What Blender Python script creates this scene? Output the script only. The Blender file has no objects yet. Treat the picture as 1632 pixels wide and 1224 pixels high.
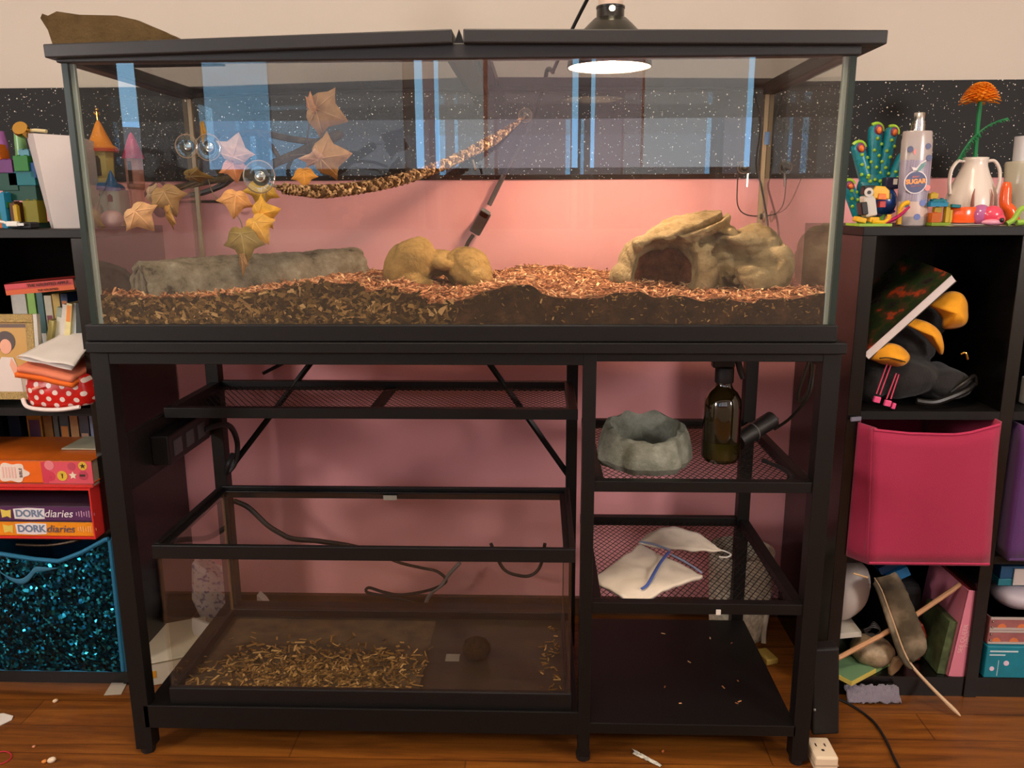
import bpy, math, random
from mathutils import Vector, Matrix, Euler, noise
random.seed(7)
PI = math.pi
SC = bpy.context.scene
COL = SC.collection

# ------------------------------------------------------------------ helpers
def lin(c):
    return tuple(((x/255)/12.92 if x/255 <= .04045 else ((x/255+.055)/1.055)**2.4) for x in c)

def lerp(a, b, t): return a+(b-a)*t

def interp(tab, x):
    if x <= tab[0][0]: return tab[0][1]
    for (a, b), (c, d) in zip(tab, tab[1:]):
        if x <= c: return b+(d-b)*(x-a)/(c-a)
    return tab[-1][1]

def smooth_path(pts, n=6):
    pts = [Vector(p) for p in pts]
    if len(pts) < 3: return pts
    out = []
    for i in range(len(pts)-1):
        p0 = pts[max(i-1, 0)]; p1 = pts[i]; p2 = pts[i+1]; p3 = pts[min(i+2, len(pts)-1)]
        for k in range(n):
            t = k/n
            out.append(.5*((2*p1)+(p2-p0)*t+(2*p0-5*p1+4*p2-p3)*t*t+(3*p1-p0-3*p2+p3)*t*t*t))
    out.append(pts[-1])
    return out

class MB:
    def __init__(s): s.v = []; s.f = []; s.m = []; s.k = 0
    def add(s, vs, fs, M=None):
        o = len(s.v)
        for p in vs:
            p = Vector(p)
            s.v.append(M @ p if M else p)
        for f in fs:
            s.f.append([i+o for i in f]); s.m.append(s.k)
        return s
    def mat(s, k): s.k = k; return s
    def b(s, x0, x1, y0, y1, z0, z1, M=None):
        vs = [(x, y, z) for z in (z0, z1) for y in (y0, y1) for x in (x0, x1)]
        fs = [(0, 2, 3, 1), (4, 5, 7, 6), (0, 1, 5, 4), (1, 3, 7, 5), (3, 2, 6, 7), (2, 0, 4, 6)]
        return s.add(vs, fs, M)
    def box(s, c, size, rot=(0, 0, 0)):
        a, b_, d = [q/2 for q in size]
        return s.b(-a, a, -b_, b_, -d, d, Matrix.Translation(c) @ Euler(rot).to_matrix().to_4x4())
    def tube(s, pts, r, n=8, cap=True, flat=None):
        pts = [Vector(p) for p in pts]
        L = len(pts); rs = r if isinstance(r, (list, tuple)) else [r]*L
        if len(rs) != L: rs = [lerp(rs[int(i/(L-1)*(len(rs)-1))], rs[min(len(rs)-1, int(i/(L-1)*(len(rs)-1))+1)], (i/(L-1)*(len(rs)-1)) % 1) for i in range(L)]
        up = Vector((0, 0, 1)); prev = None; vs = []; fs = []
        for i, p in enumerate(pts):
            t = (pts[min(i+1, L-1)]-pts[max(i-1, 0)])
            t = t.normalized() if t.length > 1e-9 else Vector((1, 0, 0))
            if prev is None:
                a = t.cross(up)
                if a.length < .1: a = t.cross(Vector((0, 1, 0)))
                a.normalize()
            else:
                a = prev-t*prev.dot(t)
                a = a.normalized() if a.length > 1e-6 else prev
            prev = a; c = t.cross(a)
            for k in range(n):
                g = 2*PI*k/n
                vs.append(p+a*(math.cos(g)*rs[i])+c*(math.sin(g)*rs[i]*(flat or 1)))
        for i in range(L-1):
            for k in range(n):
                fs.append((i*n+k, i*n+(k+1) % n, (i+1)*n+(k+1) % n, (i+1)*n+k))
        if cap:
            fs.append(tuple(range(n-1, -1, -1))); fs.append(tuple((L-1)*n+k for k in range(n)))
        return s.add(vs, fs)
    def lathe(s, prof, n=32, M=None, mod=None, cap=True):
        vs = []; fs = []
        for r, z in prof:
            for k in range(n):
                g = 2*PI*k/n; q = r*(mod(g, z) if mod else 1)
                vs.append((q*math.cos(g), q*math.sin(g), z))
        L = len(prof)
        for i in range(L-1):
            for k in range(n):
                fs.append((i*n+k, i*n+(k+1) % n, (i+1)*n+(k+1) % n, (i+1)*n+k))
        if cap:
            fs.append(tuple(range(n-1, -1, -1))); fs.append(tuple((L-1)*n+k for k in range(n)))
        return s.add(vs, fs, M)
    def prism(s, poly, y0, y1, M=None):
        n = len(poly)
        vs = [(x, y0, z) for x, z in poly]+[(x, y1, z) for x, z in poly]
        fs = [tuple(range(n)), tuple(range(2*n-1, n-1, -1))]
        fs += [(i, i+n, (i+1) % n+n, (i+1) % n) for i in range(n)]
        return s.add(vs, fs, M)
    def flatprism(s, poly, z0, z1, M=None):
        n = len(poly)
        vs = [(x, y, z0) for x, y in poly]+[(x, y, z1) for x, y in poly]
        fs = [tuple(range(n-1, -1, -1)), tuple(range(n, 2*n))]
        fs += [(i, (i+1) % n, (i+1) % n+n, i+n) for i in range(n)]
        return s.add(vs, fs, M)
    def grid(s, fn, nu, nv, M=None):
        vs = [fn(i/nu, j/nv) for j in range(nv+1) for i in range(nu+1)]
        w = nu+1
        fs = [(j*w+i, j*w+i+1, (j+1)*w+i+1, (j+1)*w+i) for j in range(nv) for i in range(nu)]
        return s.add(vs, fs, M)
    def ball(s, c, r, nu=20, nv=12, rot=(0, 0, 0), fn=None):
        if not isinstance(r, (tuple, list)): r = (r, r, r)
        vs = [(0, 0, -1)]+[(math.cos(2*PI*i/nu)*math.cos(-PI/2+PI*j/nv), math.sin(2*PI*i/nu)*math.cos(-PI/2+PI*j/nv), math.sin(-PI/2+PI*j/nv)) for j in range(1, nv) for i in range(nu)]+[(0, 0, 1)]
        if fn: vs = [Vector(p)*fn(Vector(p)) for p in vs]
        vs = [(p[0]*r[0], p[1]*r[1], p[2]*r[2]) for p in vs]
        fs = [(0, 1+(i+1) % nu, 1+i) for i in range(nu)]
        for j in range(nv-2):
            for i in range(nu):
                fs.append((1+j*nu+i, 1+j*nu+(i+1) % nu, 1+(j+1)*nu+(i+1) % nu, 1+(j+1)*nu+i))
        t = len(vs)-1; q = 1+(nv-2)*nu
        fs += [(q+i, q+(i+1) % nu, t) for i in range(nu)]
        return s.add(vs, fs, Matrix.Translation(c) @ Euler(rot).to_matrix().to_4x4())
    def build(s, name, m, parent=None, smooth=False, bevel=0, solid=0, sub=0, angle=40):
        me = bpy.data.meshes.new(name)
        me.from_pydata([tuple(p) for p in s.v], [], s.f)
        for q in (m if isinstance(m, (list, tuple)) else [m]): me.materials.append(q)
        if isinstance(m, (list, tuple)): me.polygons.foreach_set('material_index', s.m)
        me.update()
        o = bpy.data.objects.new(name, me); COL.objects.link(o)
        if smooth: shade(me, angle)
        if solid:
            d = o.modifiers.new('thick', 'SOLIDIFY'); d.thickness = solid; d.offset = 0
        if bevel:
            d = o.modifiers.new('edge', 'BEVEL'); d.width = bevel; d.segments = 2; d.limit_method = 'ANGLE'; d.angle_limit = math.radians(50)
        if sub:
            d = o.modifiers.new('sub', 'SUBSURF'); d.levels = d.render_levels = sub
        put(o, parent)
        return o

def shade(me, angle=40):
    me.polygons.foreach_set('use_smooth', [True]*len(me.polygons))
    if angle < 180:
        try: me.set_sharp_from_angle(angle=math.radians(angle))
        except Exception: pass

def put(o, parent):
    if parent is None: return
    o.parent = parent
    if parent.type == 'EMPTY':
        o.matrix_parent_inverse = (Matrix.Translation(parent.location) @ parent.rotation_euler.to_matrix().to_4x4()).inverted()

def tag(o, label, cat, group=None, kind=None):
    o['label'] = label; o['category'] = cat
    if group: o['group'] = group
    if kind: o['kind'] = kind
    return o

def thing(name, label, cat, loc=(0, 0, 0), group=None):
    o = bpy.data.objects.new(name, None); COL.objects.link(o)
    o.empty_display_size = .02
    o.location = loc
    return tag(o, label, cat, group)

def struct(o): o['kind'] = 'structure'; return o

def dup(root, loc=None, rotz=None, label=None):
    r = root.copy(); COL.objects.link(r)
    if loc is not None: r.location = loc
    if rotz is not None: r.rotation_euler = (0, 0, rotz)
    if label: r['label'] = label
    for ch in list(root.children):
        c = ch.copy(); COL.objects.link(c); c.parent = r
        for g in list(ch.children):
            d = g.copy(); COL.objects.link(d); d.parent = c
    return r

def text(s, size, loc, rot, m, parent, name='lettering', ext=.0003, align='CENTER', sx=1, shear=0, bold=0):
    cu = bpy.data.curves.new(name, 'FONT'); cu.body = s; cu.size = size; cu.extrude = ext
    cu.align_x = align; cu.align_y = 'CENTER'; cu.shear = shear; cu.offset = bold
    cu.materials.append(m)
    t = bpy.data.objects.new(name, cu); COL.objects.link(t)
    bpy.context.view_layer.update()
    me = bpy.data.meshes.new_from_object(t.evaluated_get(bpy.context.evaluated_depsgraph_get())); bpy.data.objects.remove(t)
    T_ = Matrix.Translation(loc) @ Euler(rot).to_matrix().to_4x4() @ Matrix.Diagonal((sx, 1, 1, 1))
    me.transform(T_); me.name = name
    o = bpy.data.objects.new(name, me); COL.objects.link(o)
    put(o, parent)
    return o

# ------------------------------------------------------------------ materials
def nodes(name):
    m = bpy.data.materials.new(name); m.use_nodes = True
    nt = m.node_tree
    return m, nt, nt.nodes['Principled BSDF']

def N(nt, t, **kw):
    n = nt.nodes.new(t)
    for k, v in kw.items():
        if k.startswith('i_'): n.inputs[k[2:].replace('_', ' ')].default_value = v
        else: setattr(n, k, v)
    return n

def ramp(nt, stops, inter='LINEAR'):
    r = nt.nodes.new('ShaderNodeValToRGB'); r.color_ramp.interpolation = inter
    while len(r.color_ramp.elements) < len(stops): r.color_ramp.elements.new(.5)
    for e, (p, c) in zip(r.color_ramp.elements, stops):
        e.position = p; e.color = tuple(c)+(1,)
    return r

def M_(name, c, rough=.5, metal=0, spec=.5, var=0, vs=30, bump=0, bs=60, sheen=0, coat=0, trans=0, alpha=1):
    m, nt, p = nodes(name)
    c = lin(c)
    p.inputs['Roughness'].default_value = rough; p.inputs['Metallic'].default_value = metal
    p.inputs['Specular IOR Level'].default_value = spec
    if sheen: p.inputs['Sheen Weight'].default_value = sheen
    if coat: p.inputs['Coat Weight'].default_value = coat
    if trans: p.inputs['Transmission Weight'].default_value = trans
    if alpha < 1: p.inputs['Alpha'].default_value = alpha
    g = N(nt, 'ShaderNodeNewGeometry')
    if var:
        n = N(nt, 'ShaderNodeTexNoise', i_Scale=vs, i_Detail=5.0)
        nt.links.new(g.outputs['Position'], n.inputs['Vector'])
        r = ramp(nt, [(.3, [x*(1-var) for x in c]), (.7, [min(1, x*(1+var)) for x in c])])
        nt.links.new(n.outputs['Fac'], r.inputs[0]); nt.links.new(r.outputs[0], p.inputs['Base Color'])
    else:
        p.inputs['Base Color'].default_value = tuple(c)+(1,)
    if bump:
        n = N(nt, 'ShaderNodeTexNoise', i_Scale=bs, i_Detail=4.0)
        nt.links.new(g.outputs['Position'], n.inputs['Vector'])
        bm = N(nt, 'ShaderNodeBump', i_Strength=bump, i_Distance=.002)
        nt.links.new(n.outputs['Fac'], bm.inputs['Height']); nt.links.new(bm.outputs[0], p.inputs['Normal'])
    return m

def emit(name, c, s):
    m = bpy.data.materials.new(name); m.use_nodes = True; nt = m.node_tree; nt.nodes.clear()
    e = N(nt, 'ShaderNodeEmission'); e.inputs[0].default_value = tuple(lin(c))+(1,); e.inputs[1].default_value = s
    o = N(nt, 'ShaderNodeOutputMaterial'); nt.links.new(e.outputs[0], o.inputs[0])
    return m

def glass(name, tint=(1, 1, 1), k=1.0, haze=0.0, hcol=(200, 200, 200)):
    """sheet glass: clear transmission plus a Fresnel mirror on its outer faces, an even film of dust when haze > 0"""
    m = bpy.data.materials.new(name); m.use_nodes = True; nt = m.node_tree; nt.nodes.clear()
    t = N(nt, 'ShaderNodeBsdfTransparent'); t.inputs[0].default_value = tuple(tint)+(1,)
    gl = N(nt, 'ShaderNodeBsdfGlossy'); gl.inputs['Roughness'].default_value = .0
    fr = N(nt, 'ShaderNodeFresnel'); fr.inputs[0].default_value = 1.5
    g = N(nt, 'ShaderNodeNewGeometry')
    inv = N(nt, 'ShaderNodeMath', operation='SUBTRACT'); inv.inputs[0].default_value = 1
    nt.links.new(g.outputs['Backfacing'], inv.inputs[1])
    mu = N(nt, 'ShaderNodeMath', operation='MULTIPLY'); nt.links.new(fr.outputs[0], mu.inputs[0]); nt.links.new(inv.outputs[0], mu.inputs[1])
    m2 = N(nt, 'ShaderNodeMath', operation='MULTIPLY', use_clamp=True); m2.inputs[1].default_value = k; nt.links.new(mu.outputs[0], m2.inputs[0])
    mx = N(nt, 'ShaderNodeMixShader'); nt.links.new(m2.outputs[0], mx.inputs[0]); nt.links.new(t.outputs[0], mx.inputs[1]); nt.links.new(gl.outputs[0], mx.inputs[2])
    last = mx
    if haze:
        d = N(nt, 'ShaderNodeBsdfDiffuse'); d.inputs[0].default_value = tuple(lin(hcol))+(1,)
        no = N(nt, 'ShaderNodeTexNoise', i_Scale=9.0, i_Detail=6.0); nt.links.new(g.outputs['Position'], no.inputs['Vector'])
        mm = N(nt, 'ShaderNodeMath', operation='MULTIPLY'); mm.inputs[1].default_value = haze*2; nt.links.new(no.outputs['Fac'], mm.inputs[0])
        m3 = N(nt, 'ShaderNodeMixShader'); nt.links.new(mm.outputs[0], m3.inputs[0]); nt.links.new(mx.outputs[0], m3.inputs[1]); nt.links.new(d.outputs[0], m3.inputs[2])
        last = m3
    o = N(nt, 'ShaderNodeOutputMaterial'); nt.links.new(last.outputs[0], o.inputs[0])
    return m

def screen(name, c, open_):
    """fine insect-screen weave: a fixed share of open area"""
    m = bpy.data.materials.new(name); m.use_nodes = True; nt = m.node_tree; nt.nodes.clear()
    t = N(nt, 'ShaderNodeBsdfTransparent'); d = N(nt, 'ShaderNodeBsdfDiffuse'); d.inputs[0].default_value = tuple(lin(c))+(1,)
    mx = N(nt, 'ShaderNodeMixShader'); mx.inputs[0].default_value = open_
    nt.links.new(d.outputs[0], mx.inputs[1]); nt.links.new(t.outputs[0], mx.inputs[2])
    o = N(nt, 'ShaderNodeOutputMaterial'); nt.links.new(mx.outputs[0], o.inputs[0])
    return m

def island_mat(name, stops, rough=.8):
    m, nt, p = nodes(name); g = N(nt, 'ShaderNodeNewGeometry')
    r = ramp(nt, [(a, lin(c)) for a, c in stops])
    nt.links.new(g.outputs['Random Per Island'], r.inputs[0]); nt.links.new(r.outputs[0], p.inputs['Base Color'])
    p.inputs['Roughness'].default_value = rough; p.inputs['Specular IOR Level'].default_value = .2
    return m

def rock_mat(name, stops, sc=18, bump=.6, bs=70, rough=.9):
    m, nt, p = nodes(name); g = N(nt, 'ShaderNodeNewGeometry')
    n = N(nt, 'ShaderNodeTexNoise', i_Scale=sc, i_Detail=8.0, i_Roughness=.65); nt.links.new(g.outputs['Position'], n.inputs['Vector'])
    r = ramp(nt, [(a, lin(c)) for a, c in stops]); nt.links.new(n.outputs['Fac'], r.inputs[0]); nt.links.new(r.outputs[0], p.inputs['Base Color'])
    n2 = N(nt, 'ShaderNodeTexNoise', i_Scale=bs, i_Detail=8.0, i_Roughness=.7); nt.links.new(g.outputs['Position'], n2.inputs['Vector'])
    b = N(nt, 'ShaderNodeBump', i_Strength=bump, i_Distance=.010); nt.links.new(n2.outputs['Fac'], b.inputs['Height']); nt.links.new(b.outputs[0], p.inputs['Normal'])
    p.inputs['Roughness'].default_value = rough; p.inputs['Specular IOR Level'].default_value = .25
    return m

RIM = M_('black_plastic_lit_rim', (40, 38, 38), .42, spec=.4, bump=.05, bs=400)  # the black plastic again, lightened for the light falling on the top rims
BLK = M_('black_plastic', (17, 16, 16), .42, spec=.35, bump=.05, bs=400)
MTL = M_('black_powder_coated_metal', (12, 11, 10), .45, spec=.35)
LAM = M_('black_brown_laminate', (14, 12, 11), .22, spec=.55, var=.25, vs=14)
LAMF = M_('black_brown_laminate_edge', (16, 14, 13), .5, spec=.3, var=.25, vs=30)
CORD = M_('black_rubber', (20, 19, 20), .5)
WHT = M_('white_plastic', (225, 220, 210), .4)
PAPER = M_('paper', (215, 208, 200), .8, var=.04, vs=20)
PAGES = M_('page_edges', (205, 195, 175), .9, var=.1, vs=400)
SILV = M_('brushed_silver', (200, 195, 188), .25, metal=1)
GOLD = M_('gold_metal', (205, 160, 80), .25, metal=1)
GLS = glass('tank_glass', (.985, .995, .985), 2.6)
EDGE = M_('glass_edge_silicone', (150, 160, 150), .3, spec=.5)
DEDGE = M_('dark_green_glass_edge', (30, 44, 40), .2, spec=.6)

def C_(name, c, rough=.45, **k): return M_(name, c, rough, **k)
# ------------------------------------------------------------------ camera
cam = bpy.data.cameras.new('camera'); camo = bpy.data.objects.new('camera', cam); COL.objects.link(camo)
def cam_axes(yaw, pitch, roll):
    f = Vector((math.sin(yaw), math.cos(yaw), 0)); r = Vector((math.cos(yaw), -math.sin(yaw), 0)); d = Vector((0, 0, -1))
    f2 = f*math.cos(pitch)+d*math.sin(pitch); d2 = d*math.cos(pitch)-f*math.sin(pitch)
    return r*math.cos(roll)+d2*math.sin(roll), d2*math.cos(roll)-r*math.sin(roll), f2
_r, _d, _f = cam_axes(math.radians(-1.871), math.radians(12.449), math.radians(.226))
_M = Matrix((_r, -_d, -_f)).transposed().to_4x4(); _M.translation = (.1321, -1.3222, 1.0106)
camo.matrix_world = _M
cam.sensor_width = 36; cam.lens = 1293.8/1632*36; cam.clip_start = .02
SC.camera = camo
SC.view_settings.view_transform = 'Standard'; SC.view_settings.look = 'None'
SC.view_settings.gamma = 1; SC.view_settings.use_curve_mapping = False
SC.view_settings.exposure = 0.0
SC.cycles.max_bounces = 10; SC.cycles.transparent_max_bounces = 24; SC.cycles.diffuse_bounces = 4
SC.cycles.caustics_reflective = False; SC.cycles.caustics_refractive = False
SC.cycles.sample_clamp_indirect = 4
W = bpy.data.worlds.new('room_air'); SC.world = W; W.use_nodes = True
W.node_tree.nodes['Background'].inputs[0].default_value = (.25, .35, .5, 1); W.node_tree.nodes['Background'].inputs[1].default_value = .3

# ------------------------------------------------------------------ room
GLB = glass('tank_back_glass', (.985, .995, .985), 1.8)
PINK = M_('pink_wall_paint', (238, 166, 168), .7, spec=.2, var=.03, vs=3)
CREAM = M_('cream_wall_paint', (196, 186, 174), .8, spec=.2, var=.02, vs=2)
def border_mat():
    m, nt, p = nodes('black_border_with_white_specks'); g = N(nt, 'ShaderNodeNewGeometry')
    tot = None
    for sc, thr, keep in ((112, .17, .24), (240, .19, .22)):
        v = N(nt, 'ShaderNodeTexVoronoi', i_Scale=float(sc)); nt.links.new(g.outputs['Position'], v.inputs['Vector'])
        lt = N(nt, 'ShaderNodeMath', operation='LESS_THAN'); lt.inputs[1].default_value = thr; nt.links.new(v.outputs['Distance'], lt.inputs[0])
        sp = N(nt, 'ShaderNodeSeparateColor'); nt.links.new(v.outputs['Color'], sp.inputs[0])
        k = N(nt, 'ShaderNodeMath', operation='LESS_THAN'); k.inputs[1].default_value = keep; nt.links.new(sp.outputs[0], k.inputs[0])
        mu = N(nt, 'ShaderNodeMath', operation='MULTIPLY'); nt.links.new(lt.outputs[0], mu.inputs[0]); nt.links.new(k.outputs[0], mu.inputs[1])
        if tot is None: tot = mu
        else:
            a = N(nt, 'ShaderNodeMath', operation='MAXIMUM'); nt.links.new(tot.outputs[0], a.inputs[0]); nt.links.new(mu.outputs[0], a.inputs[1]); tot = a
    r = ramp(nt, [(0, lin((15, 14, 13))), (1, lin((235, 225, 212)))]); nt.links.new(tot.outputs[0], r.inputs[0]); nt.links.new(r.outputs[0], p.inputs['Base Color'])
    sub = N(nt, 'ShaderNodeVectorMath', operation='SUBTRACT'); sub.inputs[1].default_value = (.5, .5, .5); nt.links.new(v.outputs['Color'], sub.inputs[0])
    sc_ = N(nt, 'ShaderNodeVectorMath', operation='SCALE'); nt.links.new(tot.outputs[0], sc_.inputs['Scale']); nt.links.new(sub.outputs[0], sc_.inputs[0])
    ad = N(nt, 'ShaderNodeVectorMath', operation='ADD'); nt.links.new(sc_.outputs[0], ad.inputs[0]); nt.links.new(g.outputs['Normal'], ad.inputs[1])
    no = N(nt, 'ShaderNodeVectorMath', operation='NORMALIZE'); nt.links.new(ad.outputs[0], no.inputs[0]); nt.links.new(no.outputs[0], p.inputs['Normal'])
    p.inputs['Roughness'].default_value = .6; p.inputs['Specular IOR Level'].default_value = .3
    return m
def wood_floor():
    m, nt, p = nodes('stained_wood_floor'); g = N(nt, 'ShaderNodeNewGeometry')
    mp = N(nt, 'ShaderNodeMapping'); mp.inputs['Scale'].default_value = (1.6, 22, 1); nt.links.new(g.outputs['Position'], mp.inputs['Vector'])
    n = N(nt, 'ShaderNodeTexNoise', i_Scale=2.2, i_Detail=9.0, i_Roughness=.68, i_Distortion=.7); nt.links.new(mp.outputs[0], n.inputs['Vector'])
    r = ramp(nt, [(.28, lin((70, 38, 12))), (.5, lin((120, 68, 20))), (.72, lin((150, 92, 30)))]); nt.links.new(n.outputs['Fac'], r.inputs[0])
    br = N(nt, 'ShaderNodeTexBrick'); br.offset = .37; br.inputs['Scale'].default_value = 1.0; br.inputs['Mortar Size'].default_value = .0016; br.inputs['Brick Width'].default_value = .9; br.inputs['Row Height'].default_value = .083
    br.inputs['Color1'].default_value = (1, 1, 1, 1); br.inputs['Color2'].default_value = (.8, .8, .8, 1); br.inputs['Mortar'].default_value = (.5, .45, .42, 1)
    nt.links.new(g.outputs['Position'], br.inputs['Vector'])
    mx = N(nt, 'ShaderNodeMix', data_type='RGBA', blend_type='MULTIPLY'); mx.inputs[0].default_value = 1
    nt.links.new(r.outputs[0], mx.inputs[6]); nt.links.new(br.outputs[0], mx.inputs[7]); nt.links.new(mx.outputs[2], p.inputs['Base Color'])
    p.inputs['Roughness'].default_value = .42; p.inputs['Specular IOR Level'].default_value = .4
    return m
XL, XR, YF, YB, ZC = -2.1, 2.1, -2.6, .57, 2.45
struct(MB().b(XL, XR, YF, YB+.1, -.08, 0).build('floor', wood_floor()))
struct(MB().b(XL, XR, YF, YB+.1, ZC, ZC+.08).build('ceiling', M_('ceiling_paint', (225, 215, 200), .9)))
wb = MB(); wb.b(XL, XR, YB, YB+.1, 0, 1.066); wb.mat(1).b(XL, XR, YB, YB+.1, 1.066, ZC)
struct(wb.build('wall_back', [PINK, CREAM]))
struct(MB().b(XL, XR, YB-.003, YB, 1.066, 1.271).build('trim_1', border_mat()))
struct(MB().b(XL, XR, YB-.014, YB, 0, .045).build('baseboard_back', M_('stained_baseboard', (74, 44, 22), .5, var=.2, vs=20)))
struct(MB().b(XL-.1, XL, YF, YB+.1, 0, ZC).build('wall_left', CREAM))
struct(MB().b(XR, XR+.1, YF, YB+.1, 0, ZC).build('wall_right', CREAM))
# wall behind the photographer, with a wide window opening
WX0, WX1, WZ0, WZ1 = -1.90, 1.20, 1.15, 2.05
DK = M_('dim_front_wall_paint', (150, 138, 128), .9)
fw = MB(); fw.b(XL, WX0, YF-.1, YF, 0, ZC).b(WX1, XR, YF-.1, YF, 0, ZC).b(WX0, WX1, YF-.1, YF, 0, WZ0).b(WX0, WX1, YF-.1, YF, WZ1, ZC)
struct(fw.build('wall_front', DK))
SKYC = emit('daylight_sky', (150, 205, 255), 7.6)
struct(MB().b(WX0-.3, WX1+.3, YF-.42, YF-.4, WZ0-.3, WZ1+.3).build('sky', SKYC))
wf = MB()
for x in (WX0, WX1-.04): wf.b(x, x+.03, YF-.09, YF-.03, WZ0, WZ1)
for z in (WZ0, WZ1-.04): wf.b(WX0, WX1, YF-.088, YF-.032, z, z+.03)
struct(wf.build('window_1', M_('window_frame', (90, 70, 60), .6)))
def translucent(name, c, k):
    """woven cloth: tinted light comes through, the rest is scattered back"""
    m = bpy.data.materials.new(name); m.use_nodes = True; nt = m.node_tree; nt.nodes.clear()
    d = N(nt, 'ShaderNodeBsdfDiffuse'); d.inputs[0].default_value = (c[0]*.5, c[1]*.5, c[2]*.5, 1)
    t = N(nt, 'ShaderNodeBsdfTransparent'); t.inputs[0].default_value = tuple(c)+(1,)
    mx = N(nt, 'ShaderNodeMixShader'); mx.inputs[0].default_value = k
    nt.links.new(d.outputs[0], mx.inputs[1]); nt.links.new(t.outputs[0], mx.inputs[2])
    o = N(nt, 'ShaderNodeOutputMaterial'); nt.links.new(mx.outputs[0], o.inputs[0]); return m
bl = thing('window_blind', 'half lowered grey blind behind the photographer, mirrored in the upper tank glass', 'blind', (0, YF-.02, WZ1))
MB().b(WX0, WX1, YF-.026, YF-.024, 1.40, WZ1).build('shade_cloth', translucent('grey_blind_cloth', (.93, .90, .84), .97), bl)
def curtain(x0, x1, c, k, label, z0=.9, z1=2.12):
    o = MB().grid(lambda u, v: (lerp(x0, x1, u), YF+.03+.018*math.sin(u*(x1-x0)*60), lerp(z0, z1, v)), max(8, int((x1-x0)*140)), 2).build('curtain', translucent('curtain_cloth', c, k), None, smooth=True, angle=180)
    tag(o, label, 'curtain', 'curtains in the window behind the photographer')
DKC = (.2, .17, .16); SHEER = (.84, .43, .28); MAU = (.70, .29, .20)
curtain(-2.05, -1.80, DKC, .03, 'black curtain panel mirrored outside the bright blue gap at the far left')
curtain(-1.81, -1.71, (.5, .28, .2), .7, 'short grey curtain mirrored under the bright blue gap at the far left', .9, 1.37)
curtain(-1.725, -1.41, DKC, .03, 'black curtain panel mirrored in the tank glass left of the pale blue patch')
curtain(-1.42, -1.10, (.56, .55, .54), .88, 'pale blue sheer curtain mirrored above the ivy vine')
curtain(-1.11, -.48, (.46, .24, .165), .85, 'wide dark grey curtain mirrored above the left of the rope bridge')
curtain(-.49, -.435, (.5, .3, .22), .12, 'narrow brown curtain edge mirrored beside a bright blue gap')
curtain(-.398, -.345, MAU, .7, 'thin mauve curtain fold mirrored between two blue gaps')
curtain(-.325, -.10, SHEER, .9, 'pale sheer curtain mirrored behind the upper end of the rope bridge')
curtain(-.12, .285, MAU, .9, 'mauve curtain mirrored left of the glowing lamp')
curtain(.312, .37, (.5, .3, .24), .25, 'thin brownish curtain fold mirrored right under the lamp')
curtain(.388, .61, MAU, .9, 'mauve curtain mirrored right of the glowing lamp')
curtain(.60, 1.075, SHEER, .9, 'wide pale sheer curtain mirrored in the right part of the tank glass')
curtain(1.10, 1.25, (.3, .2, .15), .05, 'dark brown curtain edge mirrored over the right back corner of the tank')

# ------------------------------------------------------------------ lights
def area(name, loc, rot, size, e, c, sy=None):
    l = bpy.data.lights.new(name, 'AREA'); l.energy = e; l.color = c; l.size = size
    if sy: l.shape = 'RECTANGLE'; l.size_y = sy
    o = bpy.data.objects.new(name, l); COL.objects.link(o); o.location = loc; o.rotation_euler = rot; return o
WARM = (1, .80, .60)
area('ceiling_light', (.0, -1.0, 2.42), (0, 0, 0), .6, 29, WARM)
def lamp(name, loc, e, c, r):
    l = bpy.data.lights.new(name, 'POINT'); l.energy = e; l.color = c; l.shadow_soft_size = r
    o = bpy.data.objects.new(name, l); COL.objects.link(o); o.location = loc
lamp('fill_light_left', (-1.95, -1.45, 1.35), 74, (1, .93, .90), .22)  # unseen fill light, added to lift the dark under the table
lamp('fill_light_right', (1.95, -1.45, 1.35), 74, (1, .93, .90), .22)  # second added fill light, unseen, opposite the left one

# ------------------------------------------------------------------ shelves beside the stand
def cube_shelf(name, label, xs, tops, side_first):
    r = thing(name, label, 'shelf', ((xs[0]+xs[-1])/2, .4, 0))
    y0, y1 = .225, .562; t = .0165
    for i, x in enumerate(xs):
        w = .026
        MB().b(x-w/2, x+w/2, y0, y1, .0, .9515).build('side_panel' if i in (0, len(xs)-1) else 'divider', LAM, r, bevel=.001)
    MB().b(xs[0]-.013, xs[-1]+.013, y0-.001, y1, .952, .968).build('top_panel', LAMF, r, bevel=.001)
    for z in tops:
        for a, b in zip(xs, xs[1:]):
            MB().b(a+.013, b-.013, y0, y1-.006, z-t, z).build('shelf', LAMF, r)
    for a, b in zip(xs, xs[1:]):
        MB().b(a+.013, b-.013, y0+.004, y1-.006, 0.0, .044).build('plinth', LAM, r)
    MB().b(xs[0]-.012, xs[-1]+.012, y1-.005, y1, .0, .9515).build('back_panel', LAM, r)
    return r
LS1, LS2 = .617, .350
RS1, RS2 = .617, .317
cube_shelf('cube_shelf', 'black cube shelf left of the stand, crammed with books and a teal sequin bin', [-1.40, -1.075, -.749], [LS1, LS2], 0)
cube_shelf('cube_shelf', 'black cube shelf right of the stand, holding a hot pink fabric bin', [.746, 1.037, 1.33], [RS1, RS2], 0)

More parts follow.
